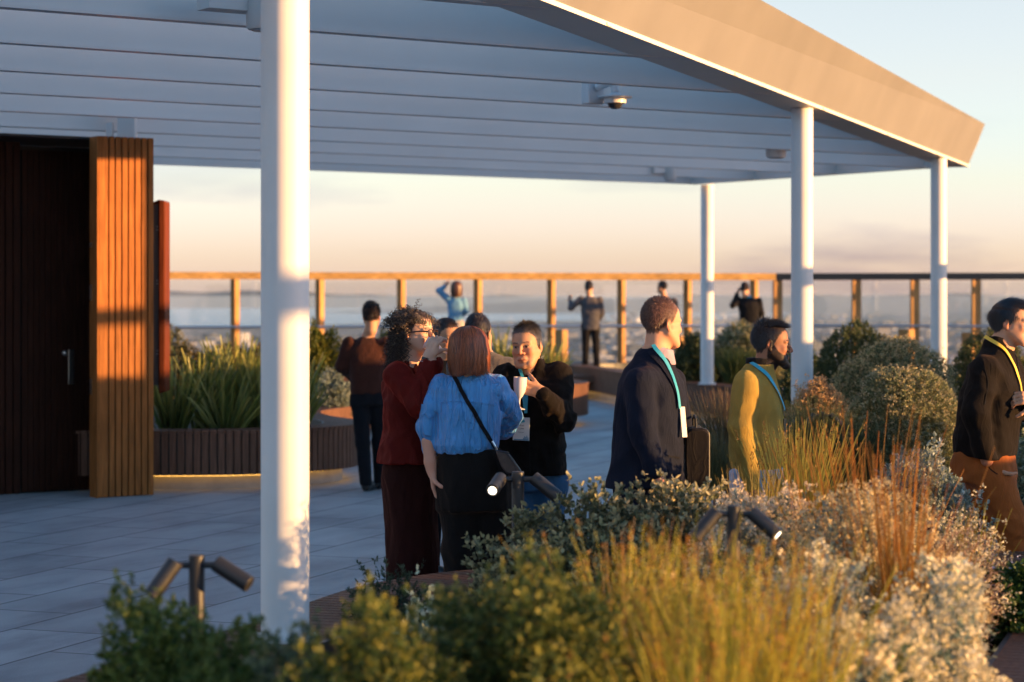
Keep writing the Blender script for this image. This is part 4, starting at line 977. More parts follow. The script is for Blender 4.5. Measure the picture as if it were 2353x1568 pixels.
# curls
def curls(f, hc, Rm, sc, n, mat, seed):
    rr_ = np.random.RandomState(seed); V = []; F = []; Cc = []; base = 0
    cen = np.array((0,.030,.018)); rad = np.array((.088,.100,.100))
    for i in range(n):
        d = rr_.randn(3); d /= np.linalg.norm(d)
        if d[1] < -.35 and d[2] < .42: continue
        if d[2] < -.75: continue
        p = cen+d*rad*rr_.uniform(.86,1.06) if d[2] < .3 else cen+d*rad*rr_.uniform(.94,1.08)
        L = rr_.uniform(.05,.10) if d[2] > .3 else rr_.uniform(.09,.15)
        if d[2] < .3: p[2] -= 0
        if d[2] > .3: L = rr_.uniform(.04,.075)
        if d[2] < -.1 and d[1] < -.05: continue
        tz = np.array((d[0]*.9, d[1]*.9+.12, 0))
        dirn = tz*(.55 if d[2] > .3 else .22)+np.array((0,0,-.95 if d[2] < .35 else -.15))+rr_.randn(3)*.12; dirn /= np.linalg.norm(dirn)
        p = p*1.0
        a = np.cross(dirn, rr_.randn(3)); a /= np.linalg.norm(a); b = np.cross(dirn, a)
        cr_ = rr_.uniform(.0055,.0095); turns = L/.020; K = int(turns*9)+3; t = np.linspace(0,1,K); phs = rr_.rand()*6.28
        down = np.array((0,0,-1)); mid = p[None]+dirn[None]*(t*L)[:,None]+down[None]*((t**2)*L*(.35 if d[2] < .3 else .15))[:,None]
        cu = mid+cr_*(np.cos(phs+t*turns*6.28)[:,None]*a+np.sin(phs+t*turns*6.28)[:,None]*b)
        T = np.gradient(cu, axis=0); T /= np.linalg.norm(T,axis=1)[:,None]; n1 = np.cross(T, dirn); n1 /= np.linalg.norm(n1,axis=1)[:,None]+1e-9; n2 = np.cross(T, n1)
        rd = .0021*(1-.4*t)[:,None]; ring = np.stack([cu+rd*(math.cos(g)*n1+math.sin(g)*n2) for g in (0,2.09,4.19)],1)
        V.append(ring.reshape(-1,3)); ii = np.arange(K-1)[:,None]*3; kk = np.arange(3)[None,:]
        F.append(np.stack([base+ii+kk, base+ii+(kk+1)%3, base+ii+3+(kk+1)%3, base+ii+3+kk],2).reshape(-1,4)); base += K*3
        c_ = np.array((.035,.024,.02))*rr_.uniform(.5,2.6) if rr_.rand() > .12 else np.array((.22,.15,.10))*rr_.uniform(.6,1.1)
        Cc.append(np.tile(c_, (K*3,1)))
    V = A3(hc)+(np.concatenate(V)*sc)@Rm.T
    return link('hair', mesh_np('hair', V, np.concatenate(F), True, np.concatenate(Cc)), mat, f.root)
curls(f, hc, Rm, 1.03, 1150, HAIR, 9)
f.finish_body(); pred = f
gm = MB(); Rv = Matrix(Rm.tolist())
def HL(p): return hc+Rv@Vector(p)
for x in (-1,1):
    ring = [HL((x*(.033+.0235*math.copysign(abs(math.cos(t_))**.6,math.cos(t_))), -.103, -.004+.0195*math.copysign(abs(math.sin(t_))**.6,math.sin(t_)))) for t_ in [k*math.pi/10 for k in range(20)]]
    gm.tube(ring+[ring[0]], .0024, 6, False); gm.tube([HL((x*.057,-.101,.006)), HL((x*.078,-.05,.006)), HL((x*.081,.01,.0))], [.0045,.0035,.003], 6)
gm.tube([HL((-.01,-.106,.0)), HL((.01,-.106,.0))], .0022, 6); gm.build('spectacles', paint('tortoiseshell', (.03,.018,.015), .2), f.root, smooth=True)
g2 = empty('goblet', f.o+q(1003,800,-.10), label='white plastic goblet at the lips of the curly-haired woman', cat='goblet', group='white goblets')
g2.rotation_euler = (R(6), R(-62), 0)
MB().lathe((0,0,0), [(.0,-.060),(.0055,-.060),(.0055,-.035),(.0075,-.028)], 24).lathe((0,0,0), [(0,-.088),(.03,-.086),(.03,-.083),(.006,-.075),(.0055,-.06)], 24).build('stem', C_CUP, g2, smooth=True)
MB().lathe((0,0,0), [(.0075,-.028),(.018,-.015),(.028,.012),(.0315,.04),(.033,.065),(.031,.065),(.029,.04),(.024,.012),(.0,-.012)], 28).build('bowl', C_CUP, g2, smooth=True)

# === generic smaller figures ================================================================
def simple(px, Yd, floor, label, head, yaw, skin, hairc, topm, legm, shoulders, waist, hem, feet, arms, h=.013, beard=0, pitch=0, hairfn='short', headh=.0055, male=True, tors=(.175,.12), seed=5, coll=None, hipw=1.0, collar=None):
    f = Fig(px, Yd, floor, label); q = f.q; Rm = headrot(yaw, pitch, 0); hc = q(*head); T_ = lambda p, a, b: (q(*p).x, q(*p).y, q(*p).z, a, b)
    s = Sdf(); head_sdf(s, hc, Rm, 1.0, male); nb = (Vector(q(*shoulders[0]))+Vector(q(*shoulders[1])))/2+Vector((0,0,.03)); s.rc(hc+Vector((0,0,-.09)), nb, .052, .06, .03)
    f.skin(s, headh, lambda V: head_color(V, hc, Rm, 1.0, skin, beard=beard, brow=hairc, hairline=hairc if hairfn=='short' else None, seed=seed))
    s = Sdf(); yw = math.atan2(q(*shoulders[1]).y-q(*shoulders[0]).y, q(*shoulders[1]).x-q(*shoulders[0]).x)
    a, b = tors; sm_ = (q(*shoulders[0])+q(*shoulders[1]))/2; wc = q(*waist); hm_ = q(*hem)
    s.loft([(hm_.x,hm_.y,hm_.z,a*.95*hipw,b*1.02),(wc.x,wc.y,wc.z,a*.92,b),((wc.x+sm_.x)/2,(wc.y+sm_.y)/2,wc.z*.45+sm_.z*.55,a,b*1.05),(sm_.x,sm_.y,sm_.z-.06,a*.97,b*.95),(sm_.x,sm_.y,sm_.z-.01,a*.86,b*.85),(sm_.x,sm_.y,sm_.z+.045,a*.5,b*.6),(nb.x,nb.y,nb.z+.03,.062,.062)], yaw=yw, k=.03)
    for arm, hd in arms:
        pts = [q(*p) for p in arm]; s.chain(pts, [.066,.054,.040][:len(pts)], .03)
        if hd: hs = Sdf(); d_ = (pts[-1]-pts[-2]).normalized(); hand_sdf(hs, pts[-1]+d_*.015, hd[0], hd[1], hd[2] if len(hd) > 2 else 1, curl=(.4,.6,.4)); f.skin(hs, .006, tuple(skin))
    f.wear('top', s, topm, h, folds(.008,(20,20,14),seed))
    if collar: 
        cs = Sdf(); cs.loft([(nb.x,nb.y,nb.z-.0,.072,.072),(nb.x,nb.y,nb.z+.05,.064,.064)], k=.01); f.wear('collar', cs, collar, .008)
    hip = Vector((hm_.x, hm_.y, max(hm_.z, .86))); hip.z = min(hm_.z, .9)+.03
    torso_legs(f, Vector((hm_.x,hm_.y,.86)), hm_.z+.05, feet, legm, r0=.09, h=h, yaw=yw, seat=b)
    s = Sdf(); 
    for ft in feet: shoe(s, (ft[0], ft[1], ft[2] if len(ft) > 2 else 0), ft[3] if len(ft) > 3 else R(-90+yaw))
    f.wear('shoes', s, C_SHOE, .012, None, [flat(0)])
    if hairfn == 'short': f.hair_strands('hair', hc, Rm, 1.02, HAIR, 3000, .028, col=hairc, colv=.6, thick=.0042, params=dict(lift=.32, front=.066), seed=seed)
    elif hairfn == 'curly': f.hair_strands('hair', hc, Rm, 1.03, HAIR, 3200, .034, col=hairc, colv=.6, thick=.005, params=dict(lift=1.2, mess=.7, bend=.2, front=.06, nape=-.058), seed=seed)
    elif hairfn == 'bob': bob(f, 'hair', hc, Rm, 1.05, HAIR, 3500, -.17, hairc, seed, thick=.006)
    f.finish_body(.0065 if h < .0125 else .008); return f
# 4, 5: two guests standing behind the group
simple(1022, 13.9, 0, 'dark-haired man mostly hidden between the curly-haired woman and the redhead', (1026,776), 38, (.42,.22,.13), (.03,.018,.015), C_SUIT, C_NAVYT, ((975,848,.0),(1075,848,.0)), (1024,950), (1024,1020), [(-.09,0),(.09,.02)], [(((968,860),(962,950,.05),(985,1010,-.1)),None),(((1080,860),(1088,950,.05),(1068,1010,-.1)),None)], h=.011, pitch=8, seed=51)
simple(1112, 13.5, 0, 'man seen from behind in grey pullover, between redhead and goblet holder', (1100,766), 158, (.45,.25,.15), (.022,.015,.014), C_GREY2, C_NAVYT, ((1058,832,.0),(1166,832,.0)), (1112,950), (1112,1010), [(-.09,0),(.09,.02)], [(((1050,848),(1040,930,.02),(1062,990,.12)),None),(((1168,846),(1180,930,.02),(1160,990,.12)),None)], h=.009, seed=52, tors=(.19,.125))
# 6: man walking away in a dark brown pullover
simple(855, 20.3, 0, 'dark curly-haired man in a dark brown pullover walking away beside the left planter', (854,727), 176, (.50,.26,.15), (.028,.018,.015), C_BROWNJ, C_NAVYT, ((803,788,.0),(884,790,.05)), (845,880), (848,905), [(-.055,-.05,0,R(75)),(.06,.2,.0,R(100))], [(((802,790),(785,842,.0),(812,870,.2)),None),(((887,790),(893,845,.05),(875,880,.25)),None)], h=.012, hairfn='curly', seed=61)
# 7: woman in denim by the glass
simple(1045, 41, .42, 'brown-haired woman in a denim jacket raising a phone at the balustrade', (1049,661), 178, (.50,.28,.18), (.10,.04,.022), C_DENIM, C_DRESS, ((1030,688,.0),(1064,690,.0)), (1046,722), (1046,742), [(-.08,0),(.08,0)], [(((1030,688),(1008,668,.02),(1021,660,.0)),((.5,.3,.8),(.3,1,0))),(((1066,692),(1071,715,.0),(1060,728,.2)),None)], h=.016, hairfn='bob', male=False, tors=(.15,.11), seed=71)
# 8: man in grey pullover
simple(1357, 40.5, .42, 'man in a grey pullover over a white collar taking a picture at the balustrade', (1353,660), 180, (.45,.24,.14), (.025,.018,.015), C_GREY, C_SUIT, ((1336,688,.0),(1376,688,.0)), (1357,735), (1357,758), [(-.10,0),(.12,0)], [(((1335,688),(1312,708,.0),(1311,694,.12)),((-.1,.4,.9),(.3,1,0))),(((1378,690),(1383,720,.0),(1375,735,.25)),None)], h=.015, seed=81, collar=C_WHITE)
# 9: head beyond the navy suit
simple(1525, 42.5, .42, 'dark-haired man at the glass, head showing above the navy suit man', (1521,660), -125, (.40,.22,.13), (.02,.014,.012), C_GREY2, C_SUIT, ((1508,690,.1),(1548,690,.0)), (1528,732), (1528,752), [(-.1,0),(.1,0)], [(((1508,690,.1),(1502,715,.1),(1500,730,.0)),None),(((1549,692),(1554,718),(1545,735,.1)),None)], h=.016, seed=91)
# 10: man in dark suit with head bowed
simple(1718, 40, .42, 'man in a black suit with a turquoise lanyard bowing his head at the balustrade', (1712,664), 160, (.45,.25,.15), (.03,.018,.014), C_SUIT, C_SUIT, ((1697,690,.0),(1740,690,.0)), (1722,728), (1724,758), [(-.1,0),(.1,0)], [(((1697,690),(1684,702,-.1),(1694,676,.0)),((.4,.2,.9),(.8,.5,0))),(((1743,692),(1750,722),(1738,742,.2)),None)], h=.015, seed=101, tors=(.19,.13), collar=C_LAN, pitch=15)

# === 11. man in the navy suit ================================================================
f = Fig(1492, 10.85, 0, 'man with short brown hair in a navy suit and turquoise lanyard, seen from behind'); q = f.q
Rm = headrot(122, 4, 0); hc = q(1521, 742, .0); sk = (.62,.31,.19); sc_ = 1.05
s = Sdf(); head_sdf(s, hc, Rm, sc_); s.rc(q(1513,780,0), q(1506,842,0), .053, .066, .03)
f.skin(s, .0036, lambda V: head_color(V, hc, Rm, sc_, sk, seed=11, hairline=(.10,.05,.035), brow=(.12,.07,.04)))
T_ = lambda px, py, a, b, dy=0: (q(px,py,dy).x, q(px,py,dy).y, q(px,py).z, a, b)
s = Sdf(); s.loft([T_(1512,838,.088,.085),T_(1510,796,.074,.070)], yaw=R(25), k=.01); s.rc(q(1528,812,-.03), q(1541,830,-.03), .026, .013, .02)
s.rc(q(1520,790,0), q(1525,770,0), .062, .066, .003, -1)
f.wear('shirt', s, C_PINK, .007)
yw = R(62)
s = Sdf()
s.loft([T_(1478,1128,.17,.185)[:5],T_(1482,1090,.17,.178),T_(1490,1000,.175,.165),T_(1494,930,.19,.168),T_(1494,880,.195,.15),T_(1495,848,.15,.115),T_(1500,822,.098,.088),T_(1502,800,.074,.066)], yaw=yw, k=.03)
s.chain([q(1474,880,-.16), q(1474,985,-.21), q(1506,1082,-.24)], [.080,.066,.050], .025)
s.chain([q(1540,880,.17), q(1560,970,.22), q(1590,1040,.20)], [.075,.06,.05], .03)
s.rc(q(1525,800,-.02), q(1540,770,-.02), .07, .075, .006, -1)
jc = lambda X,Y,Z: folds(.009,(18,18,12),111,1.4)(X,Y,Z)
f.wear('suit_jacket', s, C_NAVY, .0085, jc, [plane(q(1480,1118,0), (.05,0,-1))])
jt = f.garm
f.drape([(1468,778),(1490,800),(1520,840),(1545,880),(1560,925)], .03, C_NAVY, 'lapel', off=.004, n=26, th=.006)
f.drape([(1470,768),(1490,785),(1512,810),(1530,838),(1543,870),(1553,905),(1557,938)], .021, C_LAN, 'lanyard', off=.013, n=40)
f.drape([(1534,1048),(1550,1050),(1562,1053)], .006, C_SUIT, 'pocket_flap', off=.002, n=10)
MB().obox(q(1570,970,-.10), (.012,.006,0), (-.002,.004,0), (-.006,0,.075)).build('badge', paint('card white', (.75,.72,.66), .4), f.root)
for b0 in ((1507,1070),(1509,1078)): MB().lathe(q(b0[0],b0[1],-.297), [(.006,0),(.006,.003),(0,.003)], 10, ax=(0,-1,0)).build('cuff_button', M['black'], f.root)
s = Sdf(); hand_sdf(s, q(1514,1100,-.24), (.1,0,-1), (1,.3,0), 1, curl=(.4,.5,.4)); s.rc(q(1508,1082,-.24), q(1514,1100,-.24), .028, .026, .02); f.skin(s, .0045, sk)
s = Sdf(); hand_sdf(s, q(1590,1042,.20), (.25,0,-1), (-1,.1,0), 1, curl=(.9,1.0,.6)); f.skin(s, .005, sk)
torso_legs(f, q(1492,1110,.02), q(0,1070).z, [(-.1,-.05),(.12,.12)], C_NAVY, yaw=R(20), seat=.14, r0=.10)
s = Sdf(); shoe(s, (-.1,-.05,0), R(25)); shoe(s, (.12,.12,0), R(25)); f.wear('shoes', s, C_SHOE, .012, None, [flat(0)])
def flow_side(L, fl): 
    fl = fl.copy(); return fl
f.hair_strands('hair', hc, Rm, sc_, HAIR, 6500, .020, col=(.13,.06,.038), colv=.75, thick=.0026, params=dict(front=.07, side=.02, nape=-.058, lift=.42, mess=.38, bend=.7), seed=12)
f.finish_body()
lb = empty('laptop_bag', f.o+q(1596,1046,.20), label='black rounded laptop bag carried by the man in the navy suit', cat='bag')
rr2 = []
wB, hB, rB = .058, .145, .035
for (cx_, cz_, a0) in ((wB-rB, hB-rB, 0), (-wB+rB, hB-rB, 90), (-wB+.01, -hB+.01, 180), (wB-.01, -hB+.01, 270)):
    rad_ = rB if cz_ > 0 else .01
    for k in range(5): a_ = R(a0+k*22.5); rr2.append((cx_+rad_*math.cos(a_), cz_+rad_*math.sin(a_)))
nb_ = len(rr2); vs = []
for yy, sc2 in ((-.19,.93),(-.18,1),(.14,1),(.15,.93)): vs += [(x*sc2, yy, z*sc2) for x, z in rr2]
MB().add(vs, [(i*nb_+k, i*nb_+(k+1)%nb_, (i+1)*nb_+(k+1)%nb_, (i+1)*nb_+k) for i in range(3) for k in range(nb_)]+[tuple(range(nb_)), tuple(range(3*nb_,4*nb_))[::-1]]).build('case', cloth('black nylon', (.015,.012,.011), .6), lb, smooth=True)
MB().tube([(-.0,-.08,hB-.005),(-.0,-.07,hB+.04),(0,.0,hB+.055),(0,.07,hB+.04),(0,.08,hB-.005)], .007, 8).build('handle', M['black'], lb, smooth=True)
MB().tube([(x*1.015, -.17, z*1.01) for x, z in rr2+[rr2[0]]], .004, 6, False).build('piping', M['dark_metal'], lb)

# === 12. man in the mustard sweater ==========================================================
f = Fig(1735, 11.6, 0, 'bearded dark-haired man in a mustard wool sweater and turquoise lanyard, in profile'); q = f.q
Rm = headrot(86, 4, 0); hc = q(1773, 790, .0); sk = (.30,.145,.085)
s = Sdf(); head_sdf(s, hc, Rm, 1.0); s.rc(q(1764,825,0), q(1748,872,0), .050, .062, .03)
# fuller beard shape
for x in (-1,1): s.rc(hc+Vector((.055,x*.03,-.09)), hc+Vector((.078,x*.008,-.118)), .018, .016, .02)
f.skin(s, .0034, lambda V: head_color(V, hc, Rm, 1.0, sk, beard=.93, seed=12, hairline=(.012,.010,.011), brow=(.012,.010,.010)))
T_ = lambda px, py, a, b, dy=0: (q(px,py,dy).x, q(px,py,dy).y, q(px,py).z, a, b)
s = Sdf(); s.loft([T_(1746,852,.078,.074),T_(1744,822,.068,.064)], k=.01); s.rc(q(1756,830,0), q(1770,800,0), .055, .062, .003, -1); f.wear('shirt_collar', s, C_SUIT, .007)
s = Sdf(); yw = R(80)
s.loft([T_(1738,1086,.155,.124),T_(1738,1074,.158,.130),T_(1740,1060,.178,.142),T_(1738,1000,.185,.145),T_(1738,930,.19,.140),T_(1735,885,.19,.118),T_(1738,858,.13,.098),T_(1746,838,.078,.074)], yaw=yw, k=.03)
s.chain([q(1716,884,-.16), q(1703,985,-.20), q(1722,1090,-.20)], [.074,.064,.048], .028); s.rc(q(1722,1095,-.20), q(1727,1118,-.20), .040, .037, .012)
s.chain([q(1745,884,.16), q(1750,980,.2), q(1775,1060,.14)], [.07,.058,.045], .03)
s.rc(q(1756,838,0), q(1768,815,0), .058, .064, .004, -1)
mu = lambda X,Y,Z: folds(.0075,(16,16,12),121,1.3)(X,Y,Z)+.0012*np.sin(260*X+120*Y)*((Z<q(0,1070).z)|(Z>q(0,856).z))
f.wear('sweater', s, C_MUST, .0078, mu, [flat(q(0,1086).z*1 if False else -9)])
f.drape([(1712,832),(1735,840),(1762,862),(1782,895),(1795,925),(1800,942)], .021, C_LAN, 'lanyard', off=.008, n=40)
MB().obox(q(1803,995,-.06), (.008,.008,0), (-.003,.003,0), (0,0,.075)).build('badge_holder', paint('brown card holder', (.13,.09,.05), .5), f.root)
MB().tube([q(1800,942,-.08), q(1802,955,-.07)], .004, 6).build('badge_clip', M['steel'], f.root)
s = Sdf(); hand_sdf(s, q(1727,1122,-.20), (.1,.0,-1), (1,.2,0), 1, curl=(.35,.5,.4)); f.skin(s, .0045, sk)
torso_legs(f, q(1742,1105,.0), q(0,1070).z, [(-.12,.05),(.30,-.05)], C_LJEANS, yaw=R(75), seat=.15, knee=[Vector((-.02,.07,.5)), Vector((.20,-.08,.52))], r0=.1)
s = Sdf(); shoe(s, (-.14,.05,.03), R(0)); shoe(s, (.28,-.05,0), R(0)); f.wear('shoes', s, C_SHOE, .012, None, [flat(0)])
def quiff(L, fl):
    fl = fl.copy(); m = (L[:,2] > .085)&(L[:,1] < .03); fl[m] = np.array((.1,-.85,.25)); return fl
f.hair_strands('hair', hc, Rm, 1.0, HAIR, 6000, lambda L: np.where(L[:,2] > .085, .042, .014), col=(.014,.012,.013), colv=.6, thick=.0032, params=dict(front=.068, side=.01, nape=-.058, lift=.42, mess=.2, bend=.5, flow=quiff), seed=13)
# beard hairs
f.finish_body()

# === 13. smiling man on the right ============================================================
f = Fig(2275, 11.35, 0, 'smiling dark-haired man in black jacket, rust trousers and yellow lanyard'); q = f.q
Rm = headrot(68, 2, 4); hc = q(2324, 743, .0); sk = (.50,.26,.155)
s = Sdf(); head_sdf(s, hc, Rm, 1.02); s.rc(q(2306,778,0), q(2288,835,0), .051, .064, .03)
f.skin(s, .0036, lambda V: head_color(V, hc, Rm, 1.02, sk, seed=13, hairline=(.012,.010,.011), brow=(.015,.012,.012)))
tm = MB().tube([HLp for HLp in [hc+Matrix(Rm.tolist())@Vector((x_, -.0955-.0*abs(x_), -.0712-.10*(.02-abs(x_))*1)) for x_ in (-.017,-.008,0,.008,.017)]], .0028, 6).build('teeth', paint('teeth', (.75,.7,.62), .3), f.root)
T_ = lambda px, py, a, b, dy=0: (q(px,py,dy).x, q(px,py,dy).y, q(px,py).z, a, b)
s = Sdf(); yw = R(62)
s.loft([T_(2262,1052,.175,.150),T_(2262,1030,.185,.158),T_(2272,960,.19,.160),T_(2280,900,.198,.152),T_(2283,850,.195,.125),T_(2286,822,.14,.098),T_(2292,798,.082,.076),T_(2296,776,.068,.064)], yaw=yw, k=.03)
s.chain([q(2262,852,-.17), q(2240,955,-.22), q(2268,1058,-.20)], [.080,.066,.048], .03)
s.chain([q(2318,850,.15), q(2362,940,.10), q(2385,925,-.12)], [.075,.06,.044], .03)
s.rc(q(2306,800,-.01), q(2322,765,-.01), .058, .068, .004, -1)
f.wear('jacket', s, C_BLACKJ, .0085, folds(.010,(18,18,14),131,1.5), [plane(q(2262,1052,0), (-.12,0,-1))])
f.drape([(2266,776),(2285,785),(2310,808),(2330,845),(2342,885),(2346,930)], .018, C_LANY, 'lanyard', off=.009, n=40)
f.drape([(2240,822),(2262,840),(2272,880),(2262,930)], .005, C_SUIT, 'sleeve_seam', off=.001, n=20)
f.drape([(2322,800),(2334,815),(2340,850)], .012, C_SUIT, 'placket', off=.003, n=10)
s = Sdf(); hand_sdf(s, q(2279,1066,-.15), (.5,.35,-.8), (.8,.2,.4), 1, curl=(.2,.3,.2)); hand_sdf(s, q(2380,925,-.15), (-.75,-.3,.25), (0,.8,-.6), 1, curl=(.8,.9,.5)); f.skin(s, .0042, sk)
s = Sdf(); 
s.loft([T_(2262,1105,.17,.16),T_(2260,1070,.175,.165),T_(2262,1030,.165,.145)], yaw=yw, k=.03)
s.chain([q(2272,1090,-.08), q(2325,1205,-.12), q(2322,1330,-.1), q(2318,1455,-.08)], [.112,.084,.07,.06], .03)
s.chain([q(2262,1090,.10), q(2275,1210,.12), q(2255,1330,.1), q(2230,1440,.1)], [.108,.08,.066,.058], .03)
f.wear('chinos', s, C_RUST, .009, folds(.009,(18,18,14),135,1.4), [flat(.04)])
f.drape([(2262,1062),(2278,1082),(2292,1090)], .005, C_SUIT, 'pocket', off=.001, n=10)
s = Sdf(); shoe(s, (q(2318,1455).x,-.08,0), R(5)); shoe(s, (q(2230,1440).x,.1,.02), R(5)); f.wear('shoes', s, C_SHOE, .012, None, [flat(0)])
def comb(L, fl):
    fl = fl.copy(); m = L[:,2] > .07; fl[m] = np.array((.5,-.5,.0)); return fl
f.hair_strands('hair', hc, Rm, 1.02, HAIR, 9000, lambda L: np.where(L[:,2] > .06, .055, .022), col=(.012,.010,.011), colv=.5, thick=.0034, params=dict(front=.075, side=.005, nape=-.06, lift=.35, mess=.12, bend=.8, flow=comb), seed=15)
f.finish_body()
# ------------------------------------------------------------------ plants
LEAF = leaf_mat('leaves', .3, .5, .3); GRASS = leaf_mat('grass blades', .35, .45, .35); PETAL = leaf_mat('flower heads', .3, .8, .1)
BARK = attr_mat('stems', .85)
def mixcols(rr_, n, cols, var=.25):
    cols = np.array(cols, float)*1.22; a = rr_.randint(0, len(cols), n); b = rr_.randint(0, len(cols), n); t = rr_.rand(n,1)
    return (cols[a]*(1-t)+cols[b]*t)*(1-var+2*var*rr_.rand(n,1))
def leaves_mesh(name, P0, D, L, Wd, C, rr_, fold=.25, rnd=False):
    n = len(P0); D = D/(np.linalg.norm(D,axis=1)[:,None]+1e-9); s = np.cross(D, rr_.randn(n,3)); s /= np.linalg.norm(s,axis=1)[:,None]+1e-9; up = np.cross(s, D)
    L = L[:,None]; Wd = Wd[:,None]
    if rnd:
        V = np.stack([P0, P0+D*L*.35+s*Wd/2+up*L*.06, P0+D*L*.75+s*Wd*.42+up*L*.05, P0+D*L+up*L*.0, P0+D*L*.75-s*Wd*.42+up*L*.05, P0+D*L*.35-s*Wd/2+up*L*.06],1).reshape(-1,3)
        i = np.arange(n)[:,None]*6; F = np.concatenate([i+np.array([[0,1,2,3]]), i+np.array([[0,3,4,5]])]); k = 6
    else:
        V = np.stack([P0, P0+D*L*.45+s*Wd/2, P0+D*L-up*L*fold*rr_.rand(n,1), P0+D*L*.45-s*Wd/2],1).reshape(-1,3)
        F = np.arange(n*4).reshape(-1,4); k = 4
    return mesh_np(name, V, F, False, np.repeat(C, k, 0))
def tips(rr_, n, rad, seed, fill=.45, zmin=-.15, lump=.16):
    d = rr_.randn(n*2,3); d /= np.linalg.norm(d,axis=1)[:,None]; d = d[d[:,2] > zmin][:n]; n = len(d)
    r2 = np.random.RandomState(seed+99); R_ = np.ones(n)
    for i in range(5):
        a = r2.randn(3)*(2.2+i*1.7); R_ += lump/(1+i*.5)*np.sin(d@a+r2.rand()*6.28)
    u_ = 1-fill*rr_.rand(n)**1.8
    return d, d*np.array(rad)*(R_*u_)[:,None], u_
def shrub(label, px, py_top, Y, wpx, base, ry=None, n=1400, m=10, leaf=(.03,.012), cols=((.06,.08,.03),), flower=None, seed=1, name='shrub', fill=.5, spread=.8, rnd=False, lump=.16, group=None, outward=.6, tipcol=None, sprig=.0, cat='shrub', zc=0.0, fmat=None):
    rr_ = np.random.RandomState(seed); X = (px-CX)*Y/FOC; zt = CAMZ-(py_top-HY)*Y/FOC; rz = zt-base; rx = wpx*Y/FOC/2; ry = ry or rx
    o = empty(name, (X, Y, base), label=label, cat=cat, group=group)
    d, T, u_ = tips(rr_, n, (rx, ry, rz*(1-zc)), seed, fill, zmin=-.2 if zc else -.05, lump=lump); T[:,2] += rz*zc; T[:,2] = np.maximum(T[:,2], .02)
    T += rr_.randn(*T.shape)*sprig*.3; T[:,2] += np.abs(rr_.randn(len(T)))*sprig
    if fill < .3: T[:,:2] *= 1+.35*np.clip(T[:,2:3]/rz,0,1)
    T[:,2] *= (rz-leaf[0])/np.quantile(T[:,2], .985); T[:,0] *= rx/max(1e-6,np.quantile(np.abs(T[:,0]), .985))
    n = len(T); sel = np.repeat(np.arange(n), m); tt = rr_.rand(n*m)
    base_d = d[sel]*outward+np.array((0,0,.35)); P0 = T[sel]-base_d*(tt[:,None]*spread*leaf[0]*2.2); D = base_d*.7+rr_.randn(n*m,3)*.55
    L = leaf[0]*(.6+.8*rr_.rand(n*m)); Wd = leaf[1]*(.7+.6*rr_.rand(n*m))
    tc_ = mixcols(rr_, n, cols); C = tc_[sel]*(.8+.4*rr_.rand(n*m,1))
    if tipcol is not None:
        mk = (tt < .35)[:,None]; C = np.where(mk, C*.35+np.array(tipcol)*.65*(.8+.4*rr_.rand(n*m,1)), C)
    link('foliage', leaves_mesh('foliage', P0, D, L, Wd, C, rr_, rnd=rnd), LEAF, o)
    # stems from the base to some of the tips
    ns = min(n, 140); q = T[rr_.permutation(n)[:ns]]; K = 6; t = np.linspace(0,1,K)
    b0 = q*np.array((.15,.15,0)); pts = b0[:,None,:]*(1-t)[None,:,None]+q[:,None,:]*t[None,:,None]; pts[:,:,2] = q[:,2:3]*(t**.8)[None,:]
    ribbon3('stems', pts, .006*max(.4,rz), (.07,.045,.03), rr_, BARK, o, .35)
    if flower:
        fn, fs, fcol, fm, ftop = flower; ok = np.where(T[:,2] > T[:,2].max()*ftop)[0]; ok = ok[u_[ok] > .8] if (u_[ok] > .8).sum() > 30 else ok
        idx = ok[rr_.randint(0, len(ok), fn)]; c_ = T[idx]+d[idx]*leaf[0]*.5+rr_.randn(fn,3)*leaf[0]*.7
        sel = np.repeat(np.arange(fn), fm); dd = rr_.randn(fn*fm,3)+d[idx][sel]*.8; dd /= np.linalg.norm(dd,axis=1)[:,None]
        link('flowers', leaves_mesh('flowers', c_[sel]+dd*fs*.25+rr_.randn(fn*fm,3)*fs*.35, dd, fs*(.5+.6*rr_.rand(fn*fm)), fs*.6*(.7+.6*rr_.rand(fn*fm)), mixcols(rr_, fn, fcol)[sel], rr_), PETAL, o)
    return o
def ribbon3(name, pts, w_, col, rr_, mat, parent, var=.3, taper=.7, cross=True):
    n, K, _ = pts.shape; out_v = []; out_f = []; base = 0; Cs = []
    tv = np.gradient(pts, axis=1); rv = rr_.randn(n,1,3); s = np.cross(tv, rv); s /= np.linalg.norm(s,axis=2)[:,:,None]+1e-9; s2 = np.cross(tv, s); s2 /= np.linalg.norm(s2,axis=2)[:,:,None]+1e-9
    wv = (w_ if hasattr(w_,'__len__') else np.full(n, w_))[:,None]*(1-taper*(np.arange(K)/(K-1))[None,:])
    C = np.array(col) if np.ndim(col) == 3 else (np.tile(np.array(col, float), (n,1)) if np.ndim(col) == 1 else np.array(col))
    for sd in ((s, s2) if cross else (s,)):
        a = pts-sd*wv[:,:,None]/2; b = pts+sd*wv[:,:,None]/2; V = np.stack([a,b],2).reshape(-1,3); out_v.append(V)
        i = base+np.arange(n)[:,None]*K*2+np.arange(K-1)[None,:]*2; out_f.append(np.stack([i,i+1,i+3,i+2],2).reshape(-1,4)); base += len(V)
        cc = np.repeat(C, 2, 1).reshape(-1,3) if C.ndim == 3 else np.repeat(C, K*2, 0); Cs.append(cc*np.repeat(1-var+2*var*rr_.rand(n,1), K*2, 0) if var else cc)
        rr_ = np.random.RandomState(5) if False else rr_
    return link(name, mesh_np(name, np.concatenate(out_v), np.concatenate(out_f), True, np.concatenate(Cs)), mat, parent)
